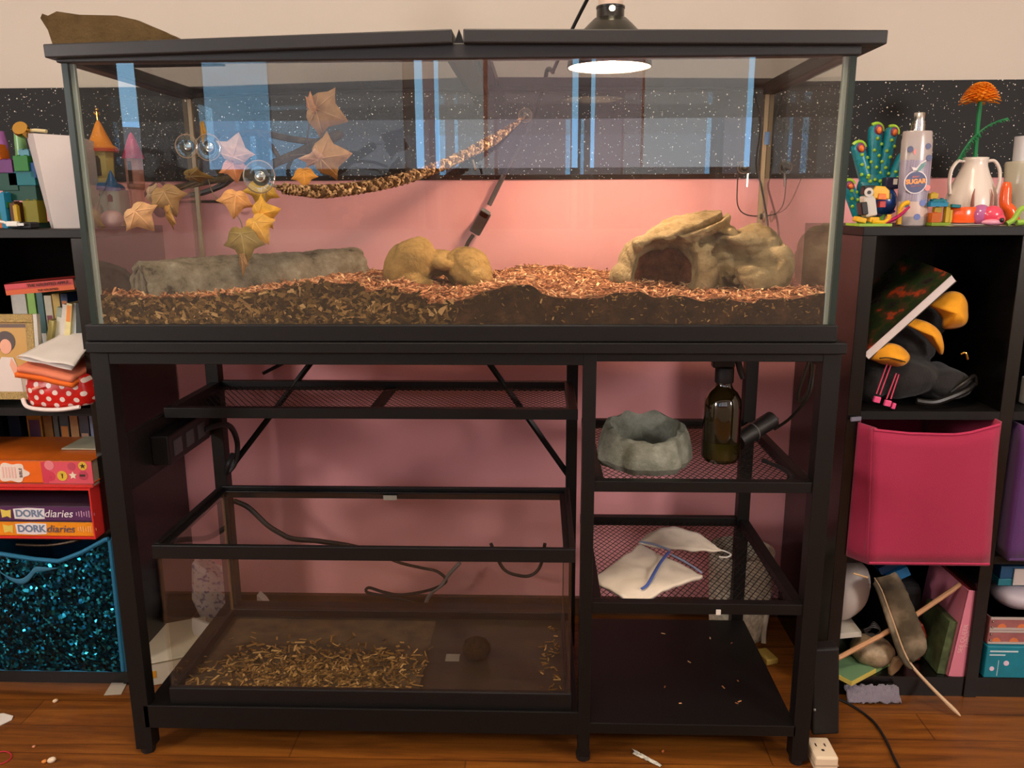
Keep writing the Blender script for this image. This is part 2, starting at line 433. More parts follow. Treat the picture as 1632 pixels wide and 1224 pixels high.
# ------------------------------------------------------------------ metal stand
ST = thing('tank_stand', 'black metal and board stand carrying the big glass tank, with mesh shelves below', 'stand', (0, .2, 0))
MB().b(-.622, .632, -.012, .455, .772, .790).build('table_top', MTL, ST, bevel=.0015)
MB().b(-.60, .208, .0, .02, .7505, .772).b(.229, .60, .0, .02, .757, .772).b(-.60, .60, .40, .42, .745, .772).b(-.61, -.59, .02, .40, .745, .772).b(.60, .62, .02, .40, .745, .772).build('apron', MTL, ST, bevel=.001)
for (x, y, w) in ((-.606, .0, .032), (.2185, .0, .0215), (.6135, .0, .030), (-.583, .40, .028), (.207, .40, .024), (.592, .40, .026)):
    m = MB().b(x-w/2, x+w/2, y-.001, y+.029, .012, .772)
    lg = m.build('leg', MTL, ST, bevel=.001)
    MB().lathe([(.0125, .0), (.0135, .004), (.0135, .012), (.0, .0125)], 14, Matrix.Translation((x, y+.014, 0))).build('foot', CORD, lg, smooth=True)
def mesh_shelf(x0, x1, y0, y1, z, rail, pitch, cross=()):
    f = MB()
    f.b(x0, x1, y0, y0+.018, z-rail, z).b(x0, x1, y1-.018, y1, z-rail, z).b(x0, x0+.018, y0+.018, y1-.018, z-rail, z).b(x1-.018, x1, y0+.018, y1-.018, z-rail, z)
    for cx in cross: f.b(cx-.012, cx+.012, y0+.018, y1-.018, z-rail, z-rail+.006)
    fr = f.build('shelf_frame', MTL, ST, bevel=.0008)
    m = MB(); a0, a1, b0, b1 = x0+.014, x1-.014, y0+.014, y1-.014; H = b1-b0; zz = z-rail+.008
    sl = .62  # run in x per unit of y
    for sgn in (1, -1):
        q = a0-H*sl
        while q < a1+H*sl:
            # line x = q + sgn*sl*(y-b0) clipped to the rectangle
            p = []
            for y in (b0, b1): p.append((q+sgn*sl*(y-b0), y))
            (xa, ya), (xb, yb) = p
            def clip(xa, ya, xb, yb):
                t0, t1 = 0., 1.; dx = xb-xa
                if abs(dx) < 1e-9: return (xa, ya, xb, yb) if a0 <= xa <= a1 else None
                ta, tb = (a0-xa)/dx, (a1-xa)/dx
                if ta > tb: ta, tb = tb, ta
                t0 = max(t0, ta); t1 = min(t1, tb)
                if t1-t0 < 1e-4: return None
                return (xa+dx*t0, ya+(yb-ya)*t0, xa+dx*t1, ya+(yb-ya)*t1)
            c = clip(xa, ya, xb, yb)
            if c:
                m.tube([(c[0], c[1], zz), (c[2], c[3], zz)], .0009, 4, flat=.6)
            q += pitch
    m.build('wire_mesh', MTL, fr)
mesh_shelf(-.585, .208, .165, .425, .633, .020, .0125, (-.19,))
mesh_shelf(.229, .603, .002, .425, .548, .019, .0125)
mesh_shelf(.229, .603, .002, .425, .322, .020, .0125)
MB().b(-.60, .208, .002, .42, .085, .100).b(-.60, .208, -.001, .004, .058, .1045).build('bottom_board', MTL, ST, bevel=.001)
MB().b(.229, .603, -.001, .385, .062, .0835).build('bottom_board', MTL, ST, bevel=.001)
MB().tube([(-.30, .413, .755), (-.572, .413, .42)], .007, 6).build('brace', MTL, ST)
MB().tube([(-.03, .413, .755), (.20, .413, .42)], .007, 6).build('brace', MTL, ST)
# outlet rail on the left side of the stand
op = MB().b(-.600, -.590, .03, .41, .515, .618).build('outlet_rail', MTL, ST, bevel=.002)
e_ = MB().b(-.590, -.556, .11, .30, .535, .592); e_.build('outlet_box', BLK, op, bevel=.003)
for k in range(3):
    MB().b(-.5565, -.5545, .13+.055*k, .165+.055*k, .548, .578).build('socket', M_('socket_face', (52, 58, 58), .3), op, bevel=.001)
# loose cord by that rail
cu = MB().tube(smooth_path([(-.556, .27, .56), (-.53, .33, .555), (-.535, .39, .50), (-.545, .395, .45), (-.56, .38, .43), (-.55, .37, .455), (-.547, .39, .47)]), .006, 8).build('power_cord', CORD, smooth=True)
tag(cu, 'thick black cord looping down from the outlet rail by the back left leg', 'cord')

# ------------------------------------------------------------------ the big tank
TK = thing('glass_tank', 'long glass terrarium with black rims on the black stand', 'terrarium', (0, .23, .79))
TB = .8185
fr = MB()
def ring(m, x0, x1, y0, y1, z0, z1, t):
    m.b(x0, x1, y0, y0+t, z0, z1).b(x0, x1, y1-t, y1, z0, z1).b(x0, x0+t, y0+t, y1-t, z0, z1).b(x1-t, x1, y0+t, y1-t, z0, z1)
ring(fr, -.622, .6165, -.006, .461, .7905, TB, .012)
fr.build('bottom_frame', BLK, TK, bevel=.002)
t_ = MB(); z0, z1, x0, x1 = 1.229, 1.252, -.618, .6175
t_.b(x0, x1, -.006, .020, z0, z1).b(x0, x1, .449, .461, 1.2405, z1).b(x0, x0+.026, .02, .449, z0, z1).b(x1-.026, x1, .02, .449, z0, z1)
t_.b(-.005, .030, .02, .435, 1.231, 1.250)
t_.build('top_frame', RIM, TK, bevel=.002)
MB().b(-.606, .606, .006, .449, .794, .800).build('glass_floor', GLS, TK)
g0, g1 = TB-.02, 1.235
MB().b(-.610, .610, .0, .006, g0, g1).build('front_glass', GLS, TK)
MB().b(-.610, .610, .449, .455, g0, g1).build('back_glass', GLB, TK)
MB().b(-.610, -.604, .0065, .4485, g0, g1).build('side_glass', GLS, TK)
MB().b(.604, .610, .0065, .4485, g0, g1).build('side_glass', GLS, TK)
sm = MB()
for s in (-1, 1):
    MB().b(s*.6-.0036, s*.6+.0036, .0062, .0125, TB, 1.23).build('corner_seal', EDGE, TK)
    MB().b(s*.6085-.0048, s*.6085+.0048, -.0004, .0125, TB, 1.23).build('glass_edge', DEDGE, TK)
    MB().b(s*.599-.004, s*.599+.004, .440, .448, TB, 1.23).build('corner_seal', M_('back_seal', (150, 128, 96), .4), TK)

# lids
SCR = screen('lid_screen_weave', (58, 54, 52), .62)
def lid(x0, x1, zl, zr, label):
    L = x1-x0; a = math.atan2(zr-zl, L)
    M = Matrix.Translation((x0, 0, zl)) @ Matrix.Rotation(-a, 4, 'Y')
    r = thing('screen_lid', label, 'lid', (x0, .22, zl))
    f = MB(); t = .02
    for q in ((0, L, -.022, .006), (0, L, .449, .475), (0, .03, .006, .449), (L-.026, L, .006, .449)):
        f.b(q[0], q[1], q[2], q[3], 0, t, M)
    f.build('lid_frame', RIM, r, bevel=.002)
    MB().b(.028, L-.024, .004, .451, .0015, .0022, M).build('screen', SCR, r)
lid(-.626, .002, 1.2335, 1.249, 'left black screen lid with a brown stone slab lying on it')
lid(.018, .648, 1.249, 1.241, 'right black screen lid with the dome lamp standing on it')
MB().prism([(.003, 1.252), (.017, 1.252), (.012, 1.268), (.0105, 1.272), (.009, 1.268)], -.004, .03).build('lid_clip', BLK, TK)

# ------------------------------------------------------------------ dome heat lamp
LX, LY, LZ = .258, .222, 1.2485
DL = thing('dome_lamp', 'lit black dome heat lamp standing on the right screen lid', 'lamp', (LX, LY, LZ))
T = Matrix.Translation((LX, LY, LZ))
MB().lathe([(.0745, 0), (.0745, .004), (.073, .018), (.069, .034), (.061, .049), (.050, .061), (.040, .071), (.0285, .0815)], 40, T, cap=False).build('dome_shell', M_('dark_enamel', (40, 40, 34), .3, spec=.6), DL, smooth=True, solid=.0012)
MB().lathe([(.0728, .002), (.0712, .018), (.067, .033), (.059, .047), (.048, .059), (.038, .069), (.001, .0715)], 40, T, cap=False).build('reflector', M_('white_reflector', (245, 240, 225), .35), DL, smooth=True)
MB().lathe([(.0255, .080), (.0245, .084), (.0245, .098), (.0255, .0985), (.0255, .102), (.001, .102)], 28, T).build('collar', M_('gloss_black', (24, 22, 20), .2, spec=.7), DL, smooth=True)
MB().lathe([(.0215, .102), (.0215, .175), (.018, .182), (.001, .182)], 28, T).build('socket', M_('ceramic_socket', (205, 182, 165), .4), DL, smooth=True)
MB().ball((LX+.001, LY-.0245, LZ+.0945), (.0055, .003, .005), 10, 8).build('collar_glint', emit('glint_glow', (255, 232, 190), 6), DL)  # glowing bead added on the collar to draw its bright glint
MB().lathe([(.001, .012), (.018, .014), (.03, .022), (.034, .034), (.028, .046), (.018, .056), (.012, .066), (.001, .068)], 24, T).build('bulb', emit('hot_bulb', (255, 218, 186), 1150), DL, smooth=True)
MB().tube(smooth_path([(.16, .40, 1.27), (.195, .37, 1.34), (.225, .32, 1.39), (.25, .25, 1.422), (.258, .222, 1.4295)]), .0035, 8).build('cord', CORD, DL, smooth=True)
# ------------------------------------------------------------------ bedding in the big tank
FRONT = [(-.60, .868), (-.523, .860), (-.427, .862), (-.342, .870), (-.253, .884), (-.207, .888), (-.169, .882), (-.155, .871), (-.139, .872), (-.114, .879), (-.093, .871), (-.070, .867), (-.048, .854), (-.021, .851), (.013, .858), (.045, .871), (.085, .882), (.125, .882), (.136, .868), (.160, .861), (.231, .860), (.257, .869), (.297, .871), (.326, .860), (.349, .866), (.383, .861), (.399, .854), (.427, .861), (.482, .852), (.493, .860), (.544, .859), (.60, .871)]
BACK = [(-.60, .846), (-.45, .856), (-.276, .871), (-.207, .872), (.053, .870), (.094, .881), (.149, .882), (.284, .870), (.45, .862), (.60, .856)]
def bed(x, y):
    t = min(1, max(0, (y-.006)/.443))
    z = lerp(interp(FRONT, x), interp(BACK, x), t**.7)
    z += .005*noise.noise((x*14, y*14, 0))*min(1, t*5)+.003*noise.noise((x*50, y*50, 3))
    return z
SB = thing('bark_bedding', 'reddish brown wood chip bedding covering the floor of the big tank', 'bedding', (0, .23, .801)); SB['kind'] = 'stuff'
m = MB(); nu, nv = 150, 46
m.mat(1).grid(lambda u, v: (lerp(-.603, .603, u), lerp(.0075, .4475, v), bed(lerp(-.603, .603, u), lerp(.0075, .4475, v))), nu, nv)
m.mat(0).grid(lambda u, v: (lerp(-.603, .603, u), .0075, lerp(.801, bed(lerp(-.603, .603, u), .0075), v)), nu, 6)
m.grid(lambda u, v: (-.603, lerp(.4475, .0075, u), lerp(.801, bed(-.603, lerp(.4475, .0075, u)), v)), nv, 4)
m.grid(lambda u, v: (.603, lerp(.0075, .4475, u), lerp(.801, bed(.603, lerp(.0075, .4475, u)), v)), nv, 4)
m.grid(lambda u, v: (lerp(.603, -.603, u), .4475, lerp(.801, bed(lerp(.603, -.603, u), .4475), v)), nu, 4)
SOIL = rock_mat('brown_soil_shaded', [(.3, (38, 26, 15)), (.5, (58, 38, 22)), (.72, (84, 56, 34))], 40, .8, 160)  # soil darkened for the unlit front and sides
o = m.build('soil_bed', [SOIL, rock_mat('brown_soil_lit_top', [(.3, (92, 54, 32)), (.5, (134, 84, 54)), (.72, (168, 112, 76))], 60, .8, 200)], SB, smooth=True, angle=180); o['kind'] = 'stuff'  # same soil in a paler copy, painted for the lit top
def chip(m, p, L, w, h, M3):
    a, b_, c = L/2, w/2, h/2
    k = random.uniform(.3, .9)
    vs = [(-a, -b_*k, -c), (a, -b_, -c), (a*.9, b_*k, -c), (-a*.85, b_, -c), (-a, -b_*k, c), (a, -b_, c), (a*.9, b_*k, c), (-a*.85, b_, c)]
    m.add(vs, [(3, 2, 1, 0), (4, 5, 6, 7), (0, 1, 5, 4), (1, 2, 6, 5), (2, 3, 7, 6), (3, 0, 4, 7)], Matrix.Translation(p) @ M3)
m = MB()
for i in range(6500):
    x = random.uniform(-.597, .597); y = .012+.43*random.random()**1.25
    z = bed(x, y)+random.uniform(-.001, .0035)
    chip(m, (x, y, z), random.uniform(.006, .022), random.uniform(.002, .005), .0012, Euler((random.gauss(0, .35), random.gauss(0, .35), random.uniform(0, 6.3))).to_matrix().to_4x4())
CHIPS = island_mat('bark_chips', [(0, (112, 68, 42)), (.3, (162, 104, 68)), (.7, (200, 140, 98)), (1, (230, 188, 142))])
o = m.build('bark_chips', CHIPS, SB); o['kind'] = 'stuff'
m = MB()
for i in range(2300):
    x = random.uniform(-.598, .0) if i < 1750 else random.uniform(-.1, .595)
    if i < 1750 and x > -.1 and random.random() < .6: continue
    top = bed(x, .008)
    z = random.uniform(.812, top-.001) if i < 1750 else lerp(.812, top, random.random()**.5)
    L = random.uniform(.006, .026) if i < 1750 else random.uniform(.003, .009)
    chip(m, (x, .0078, z), L, L*random.uniform(.16, .4), .0008, Euler((PI/2, 0, 0)).to_matrix().to_4x4() @ Euler((random.gauss(0, .06), random.gauss(0, .06), random.gauss(0, .8))).to_matrix().to_4x4())
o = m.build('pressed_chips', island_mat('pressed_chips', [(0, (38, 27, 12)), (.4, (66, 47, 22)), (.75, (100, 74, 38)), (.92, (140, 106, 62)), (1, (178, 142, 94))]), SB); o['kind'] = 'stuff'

# ------------------------------------------------------------------ rocks and log
def blob(name, balls, voxel, mats, parent, disp=None, cut=None, flat=None):
    mm = MB()
    for c, r, rot in balls: mm.ball(c, r, 28, 18, rot)
    o = mm.build(name, mats, None)
    d = o.modifiers.new('r', 'REMESH'); d.mode = 'VOXEL'; d.voxel_size = voxel
    kill = []
    if cut:
        cm = MB()
        for c, r, rot in cut: cm.ball(c, r, 24, 14, rot)
        co = cm.build('cut', mats, None)
        if len(cut) > 1:
            q = co.modifiers.new('r', 'REMESH'); q.mode = 'VOXEL'; q.voxel_size = voxel
        b_ = o.modifiers.new('b', 'BOOLEAN'); b_.operation = 'DIFFERENCE'; b_.object = co; b_.solver = 'EXACT'; kill.append(co)
        d2 = o.modifiers.new('r2', 'REMESH'); d2.mode = 'VOXEL'; d2.voxel_size = voxel
    bpy.context.view_layer.update()
    dg = bpy.context.evaluated_depsgraph_get()
    me = bpy.data.meshes.new_from_object(o.evaluated_get(dg))
    for k in kill: bpy.data.objects.remove(k)
    o.modifiers.clear(); o.data = me; me.name = name
    if disp:
        ns = [v.normal.copy() for v in me.vertices]
        for v, n_ in zip(me.vertices, ns): v.co += n_*disp(v.co)
    if flat is not None:
        for v in me.vertices:
            if v.co.z < flat: v.co.z = flat
    shade(me, 180); put(o, parent)
    return o
TAN = rock_mat('tan_resin_rock', [(.28, (104, 86, 58)), (.45, (150, 128, 90)), (.6, (172, 150, 110)), (.8, (194, 176, 138))], 22, .9, 120)
OCH = rock_mat('ochre_resin_rock', [(.28, (104, 84, 48)), (.42, (150, 118, 66)), (.6, (176, 140, 82)), (.8, (190, 160, 110))], 20, .8, 100)
def rdisp(k, f, s):
    def fn(p):
        q = p*f
        return k*(noise.fractal(q+Vector((s, 0, 0)), 1, 2, 4)*.5)-k*.9*max(0, .12-abs(noise.noise(q*.6+Vector((0, s, 0)))))*5
    return fn
cb = bed(0, .22)
r = thing('cave_hide', 'small ochre rock cave hide sitting mid tank on the bedding', 'rock hide', (-.06, .22, .865))
blob('rock_shell', [((-.112, .215, .895), (.046, .05, .056), (0, .45, 0)), ((-.094, .225, .925), (.030, .04, .028), (0, .6, 0)), ((-.002, .22, .892), (.046, .05, .042), (0, .3, 0)), ((.018, .212, .876), (.030, .045, .034), (0, .5, 0)), ((-.056, .235, .903), (.036, .04, .026), (0, 0, 0)), ((-.083, .172, .868), (.024, .014, .018), (0, .3, 0)), ((-.045, .178, .906), (.019, .013, .013), (.3, .35, 0)), ((-.052, .177, .911), (.012, .012, .007), (.3, -.5, 0))], .0025, OCH, r, rdisp(.0045, 30, 3),
     [((-.046, .155, .872), (.0165, .05, .023), (0, 0, 0)), ((-.046, .20, .872), (.035, .025, .022), (0, 0, 0)), ((-.070, .15, .893), (.014, .03, .010), (0, .5, 0))])
r = thing('cave_hide', 'large tan rock cave hide with a wide dark opening on the right of the tank', 'rock hide', (.43, .21, .86))
ridge = rdisp(.0055, 26, 9)
def bigdisp(p):
    d = ridge(p)
    # long crack running across the upper slab and a shelf line under the right shoulder
    for (ax, az), (bx, bz), w, k in (((.385, .958), (.47, .992), .004, .012), ((.425, .945), (.515, .972), .004, .008), ((.445, .925), (.565, .940), .005, .004), ((.455, .930), (.485, .862), .009, .014), ((.475, .912), (.55, .910), .005, .007)):
        t = ((p.x-ax)*(bx-ax)+(p.z-az)*(bz-az))/((bx-ax)**2+(bz-az)**2)
        if -.1 < t < 1.1:
            q = math.hypot(p.x-ax-(bx-ax)*t, p.z-az-(bz-az)*t)
            d -= 1.3*k*max(0, 1-q/(w*1.5))
    if p.x < .44 and p.z > .93: d += .003*noise.noise((p.x*110, p.y*60, p.z*190))
    return d
blob('rock_shell', [((.425, .25, .885), (.115, .085, .108), (0, .12, 0)), ((.335, .22, .900), (.052, .07, .055), (0, -.35, 0)), ((.288, .20, .876), (.024, .045, .028), (0, 0, 0)), ((.405, .225, .962), (.084, .08, .030), (0, -.30, 0)), ((.53, .235, .895), (.060, .075, .082), (0, .30, 0)), ((.555, .20, .880), (.040, .06, .066), (0, .42, 0)), ((.500, .205, .945), (.052, .06, .022), (0, .35, 0)), ((.515, .155, .878), (.044, .026, .032), (0, .1, 0)), ((.432, .165, .890), (.026, .03, .052), (0, .12, 0)), ((.425, .160, .925), (.02, .02, .02), (0, 0, 0)), ((.315, .165, .940), (.015, .02, .013), (0, 0, 0)), ((.36, .165, .952), (.045, .025, .012), (0, -.2, 0))], .0030, TAN, r, bigdisp,
     [((.346, .14, .886), (.044, .09, .064), (0, 0, 0)), ((.380, .14, .896), (.038, .09, .056), (0, 0, 0)), ((.37, .235, .876), (.080, .06, .058), (0, 0, 0)), ((.375, .23, .880), (.055, .04, .045), (0, 0, 0))])
m = MB(); m.grid(lambda u, v: Vector((.372+.068*math.cos(PI*(1-u)), .222+.030*math.sin(PI*u), lerp(.850, .938-.03*(2*u-1)**2, v)))+Vector((0, .004*noise.noise((u*9, v*7, 2)), 0)), 24, 12)
m.build('cave_lining', rock_mat('reddish_cave_lining', [(.3, (112, 58, 32)), (.5, (156, 86, 50)), (.7, (186, 112, 70))], 60, .8, 200), r, smooth=True, angle=180, solid=.003)
GREYB = rock_mat('grey_bark', [(.32, (76, 66, 54)), (.42, (134, 122, 100)), (.6, (164, 152, 130)), (.75, (194, 184, 162))], 34, 1.0, 120)
r = thing('bark_log', 'grey half round bark log lying along the back left of the tank', 'log', (-.41, .22, .86))
P0 = Vector((-.572, .095, .845)); P1 = Vector((-.245, .365, .862)); ax = (P1-P0).normalized(); sd = Vector((-ax.y, ax.x, 0))
if sd.y > 0: sd = -sd
def logf(rr):
    def fn(u, v):
        c = P0.lerp(P1, v); g = lerp(-.15, PI+.15, u)
        q = rr*(1-.1*v)*(1+.10*noise.noise((g*2.2, v*9, rr*5))+.05*noise.noise((g*9, v*40, 1)))
        return c+sd*(math.cos(g)*q*1.0)+Vector((0, 0, 1))*(math.sin(g)*q*1.12)+ax*(.006*noise.noise((g*4, v*2, 7)) if v in (0, 1) else 0)
    return fn
m = MB(); m.grid(logf(.058), 40, 60); m.build('bark_shell', GREYB, r, smooth=True, angle=180, solid=.011)
m = MB(); L0 = logf(.054); pts = [L0(i/24, .012) for i in range(25)]; m.add(pts, [tuple(range(25))]).build('bark_end', GREYB, r, solid=.004)

# ------------------------------------------------------------------ rope bridge with suction cups
CLR = glass('clear_soft_plastic', (.93, .95, .92), 3.0, .03, (200, 200, 190))
RIMC = M_('smoky_cup_rim', (150, 122, 100), .25); SEAT = M_('dark_cup_seat', (40, 36, 30), .3)
def cup(M, k, parent, name='suction_cup'):
    o = MB().lathe([(.001, 0), (.012*k, .0006), (.0205*k, .0012), (.0225*k, .0005), (.0228*k, .001), (.021*k, .003), (.014*k, .007), (.008*k, .009), (.008*k, .0135), (.0055*k, .015), (.001, .0152)], 28, M).build(name, CLR, parent, smooth=True)
    MB().lathe([(.0222*k, .0003), (.0236*k, .0008), (.0232*k, .0026), (.0218*k, .0022)], 36, M, cap=False).build('cup_rim', RIMC, o, smooth=True)
    MB().lathe([(.0125*k, .0060), (.0128*k, .0085), (.0105*k, .0094), (.0001, .0094)], 28, M, cap=False).build('cup_seat', SEAT, o, smooth=True)
    MB().lathe([(.0001, .0040), (.0045*k, .0042), (.0055*k, .0050), (.0068*k, .0044), (.0080*k, .0050), (.0082*k, .0062), (.0001, .0066)], 24, M).build('metal_knob', SILV, o, smooth=True)
    return o
FRONTM = Matrix.Translation((-.316, .0075, 1.056)) @ Matrix.Rotation(-PI/2, 4, 'X')
BACKM = Matrix.Translation((.104, .4475, 1.192)) @ Matrix.Rotation(PI/2, 4, 'X')
def rope_mat():
    m, nt, p = nodes('two_tone_rope'); g = N(nt, 'ShaderNodeNewGeometry')
    n = N(nt, 'ShaderNodeTexNoise', i_Scale=240.0, i_Detail=2.0); nt.links.new(g.outputs['Position'], n.inputs['Vector'])
    r = ramp(nt, [(.40, lin((70, 50, 34))), (.5, lin((168, 132, 92))), (.65, lin((206, 172, 130)))]); nt.links.new(n.outputs['Fac'], r.inputs[0]); nt.links.new(r.outputs[0], p.inputs['Base Color'])
    p.inputs['Roughness'].default_value = .9; p.inputs['Specular IOR Level'].default_value = .1; return m
ROPE = rope_mat(); ROPED = M_('dark_rope_strand', (84, 62, 42), .9, spec=.1, var=.4, vs=200)
RB = thing('rope_bridge', 'braided two tone rope bridge hung across the tank between two suction cups', 'rope', (-.1, .22, 1.05))
path = smooth_path([(-.292, .018, 1.040), (-.262, .04, 1.035), (-.215, .08, 1.035), (-.135, .17, 1.051), (-.055, .29, 1.085), (.03, .40, 1.135), (.075, .435, 1.168), (.098, .442, 1.186)], 24)
LEN = sum((b-a).length for a, b in zip(path, path[1:]))
def along():
    s = 0; out = []
    for i, p in enumerate(path):
        if i: s += (p-path[i-1]).length
        t = (path[min(i+1, len(path)-1)]-path[max(i-1, 0)]).normalized()
        side = t.cross(Vector((0, 1, 0))).normalized(); dep = side.cross(t)
        out.append((s, p, side, dep))
    return out
AL = along(); m = MB()
for i in range(6):
    pts = []; rs = []
    for s, p, side, dep in AL:
        k = min(1, (s/LEN)*6+.35)*min(1, (1-s/LEN)*5+.3)
        th = s*210+2*PI*(i % 3)/3+(i//3)*.55
        pts.append(p+side*(.0075*k*math.sin(th))+dep*(.005*k*math.sin(2*th)+(.0035 if i > 2 else -.0035)*k)); rs.append(.0046*k)
    m.mat(i % 3 if i % 3 < 2 else 0).tube(pts, rs, 7)
m.build('braid', [ROPE, ROPED], RB, smooth=True)
m = MB()
pts = []
for s, p, side, dep in AL:
    pass
for k in range(9):
    s0 = .012+.005*k
    s, p, side, dep = min(AL, key=lambda q: abs(q[0]-s0))
    m.tube([p+side*(.0078*math.cos(g))+dep*(.0078*math.sin(g)) for g in [2*PI*j/12 for j in range(13)]], .0019, 6)
m.build('end_binding', ROPE, RB, smooth=True)
c = cup(FRONTM, 1.12, RB)
MB().tube(smooth_path([(-.316, .021, 1.054), (-.308, .022, 1.048), (-.300, .020, 1.043), (-.290, .019, 1.040)]), .0022, 8).build('wire_hook', SILV, RB, smooth=True)
c = cup(BACKM, .62, RB)
MB().tube(smooth_path([(.104, .436, 1.190), (.101, .438, 1.186), (.096, .441, 1.182)]), .0016, 8).build('wire_hook', SILV, RB, smooth=True)
dr = MB().tube([(.0, .352, 1.098), (.006, .350, 1.078)], .003, 8).build('loose_twig_end', M_('twig', (84, 72, 58), .8), RB)

# ------------------------------------------------------------------ ivy vine
IV = thing('artificial_vine', 'artificial autumn ivy vine with tan and yellow leaves hanging in the left of the tank', 'vine', (-.38, .15, 1.08))
BRK = rock_mat('vine_bark', [(.3, (58, 48, 36)), (.6, (98, 82, 58)), (.8, (126, 108, 78))], 40, .8, 180)
m = MB()
m.tube(smooth_path([(-.585, .30, 1.045), (-.50, .25, 1.055), (-.40, .20, 1.068), (-.345, .22, 1.092), (-.30, .26, 1.118), (-.245, .29, 1.146)]), [.006]*10+[.008]*10+[.010]*5+[.007], 9)
m.tube(smooth_path([(-.43, .2, 1.135), (-.385, .22, 1.142), (-.33, .24, 1.132), (-.285, .27, 1.128)]), .006, 8)
m.tube(smooth_path([(-.345, .22, 1.092), (-.36, .21, 1.12), (-.385, .21, 1.142)]), .0045, 8)
m.tube(smooth_path([(-.31, .25, 1.112), (-.26, .25, 1.11), (-.23, .22, 1.10)]), .0035, 8)
m.tube(smooth_path([(-.46, .23, 1.06), (-.47, .22, 1.10), (-.45, .2, 1.14)]), .005, 8)
m.build('stem', BRK, IV, smooth=True)
m = MB()
G = lambda *p: m.tube(smooth_path(p), .0011, 6)
G((-.46, .16, 1.06), (-.44, .13, 1.03), (-.41, .11, 1.012), (-.385, .10, .985), (-.383, .10, .955))
G((-.345, .14, 1.05), (-.343, .11, 1.02), (-.35, .10, .985))
G((-.27, .2, 1.10), (-.262, .12, 1.085), (-.266, .10, 1.066))
G((-.32, .2, 1.10), (-.28, .14, 1.098), (-.25, .11, 1.09))
G((-.30, .24, 1.12), (-.27, .16, 1.155), (-.24, .11, 1.16))
G((-.52, .25, 1.055), (-.545, .17, 1.03), (-.565, .11, 1.0))
G((-.50, .22, 1.05), (-.52, .15, 1.03), (-.51, .11, .995))
m.build('leaf_stalks', M_('leaf_stalk', (124, 104, 84), .7), IV, smooth=True)
IVY = [(0, .02), (.14, -.05), (.30, -.02), (.44, .10), (.50, .22), (.56, .34), (.74, .50), (.50, .56), (.34, .62), (.26, .74), (.14, .92), (0, 1.10), (-.14, .92), (-.26, .74), (-.34, .62), (-.50, .56), (-.74, .50), (-.56, .34), (-.50, .22), (-.44, .10), (-.30, -.02), (-.14, -.05)]
def leaf(x, y, z, size, ang, c, yaw=0, tip=0, fold=.05, narrow=1):
    lm = M_('ivy_leaf', c, .6, spec=.3, var=.16, vs=90); vm = M_('leaf_vein', tuple(min(255, q+28) for q in c), .6)
    M = Matrix.Translation((x, y, z)) @ Matrix.Rotation(yaw, 4, 'Z') @ Matrix.Rotation(tip, 4, 'X') @ Matrix.Rotation(math.radians(ang), 4, 'Y')
    m = MB()
    def P(px, pz, dy=0): return (px*size*narrow, (fold*abs(px)-.25*(pz-.4)**2*.5+dy)*size, (pz-.45)*size)
    c0 = P(0, .42); vs = [c0]+[P(a, b_) for a, b_ in IVY]
    m.add(vs, [(0, i+1, (i+1) % len(IVY)+1) for i in range(len(IVY))], M)
    m.mat(1)
    for a, b_ in ((0, .98), (.55, .5), (-.55, .5), (.4, .12), (-.4, .12)):
        m.tube([M @ Vector(P(0, .15, -.012)), M @ Vector(P(a*.5, .15+(b_-.15)*.5, -.012)), M @ Vector(P(a, b_, -.008))], [size*.013, size*.01, size*.004], 5)
    o = m.build('leaf', [lm, vm], IV, smooth=True, angle=180, solid=.0007)
YEL, TANL, BRN, ORG, PAL, OLV = (226, 168, 62), (172, 128, 84), (150, 108, 62), (214, 146, 60), (222, 172, 132), (150, 124, 66)
for a in [(-.226, .10, 1.163, .060, 110, TANL, .2, .2), (-.250, .095, 1.178, .032, 30, (200, 134, 84), -.9, .1), (-.222, .10, 1.092, .058, 80, (180, 132, 76), .3, .3), (-.250, .085, 1.088, .036, -85, PAL, .5, 1.0), (-.266, .09, 1.058, .032, 175, ORG, .1, -.1),
          (-.392, .10, 1.016, .044, 190, (232, 166, 100), .2, .1), (-.338, .095, .999, .042, 75, YEL, .2, .2), (-.349, .09, .972, .048, 150, (236, 176, 80), -.2, .1), (-.383, .10, .946, .060, 178, OLV, -.3, .1), (-.385, .095, .912, .036, 178, BRN, -.9, .0),
          (-.560, .10, .992, .048, 140, (226, 176, 128), .5, .2), (-.447, .12, 1.133, .040, 175, (190, 136, 40), -1.0, 0), (-.385, .10, 1.105, .046, 20, PAL, .1, .2), (-.393, .11, 1.072, .036, 170, (214, 140, 92), .6, .1), (-.462, .12, 1.062, .044, 95, OLV, .2, 1.15), (-.518, .12, 1.022, .050, 160, (176, 138, 90), .1, .2), (-.508, .10, .992, .036, 120, (190, 140, 70), -.8, .3), (-.352, .12, 1.032, .044, 190, (206, 164, 60), .2, .1), (-.545, .13, 1.03, .03, 100, (170, 140, 110), .2, .3)]:
    leaf(*a)
cup(Matrix.Translation((-.395, .0075, 1.102)) @ Matrix.Rotation(-PI/2, 4, 'X'), .9, IV)
cup(Matrix.Translation((-.43, .0075, 1.104)) @ Matrix.Rotation(-PI/2, 4, 'X'), .8, IV)

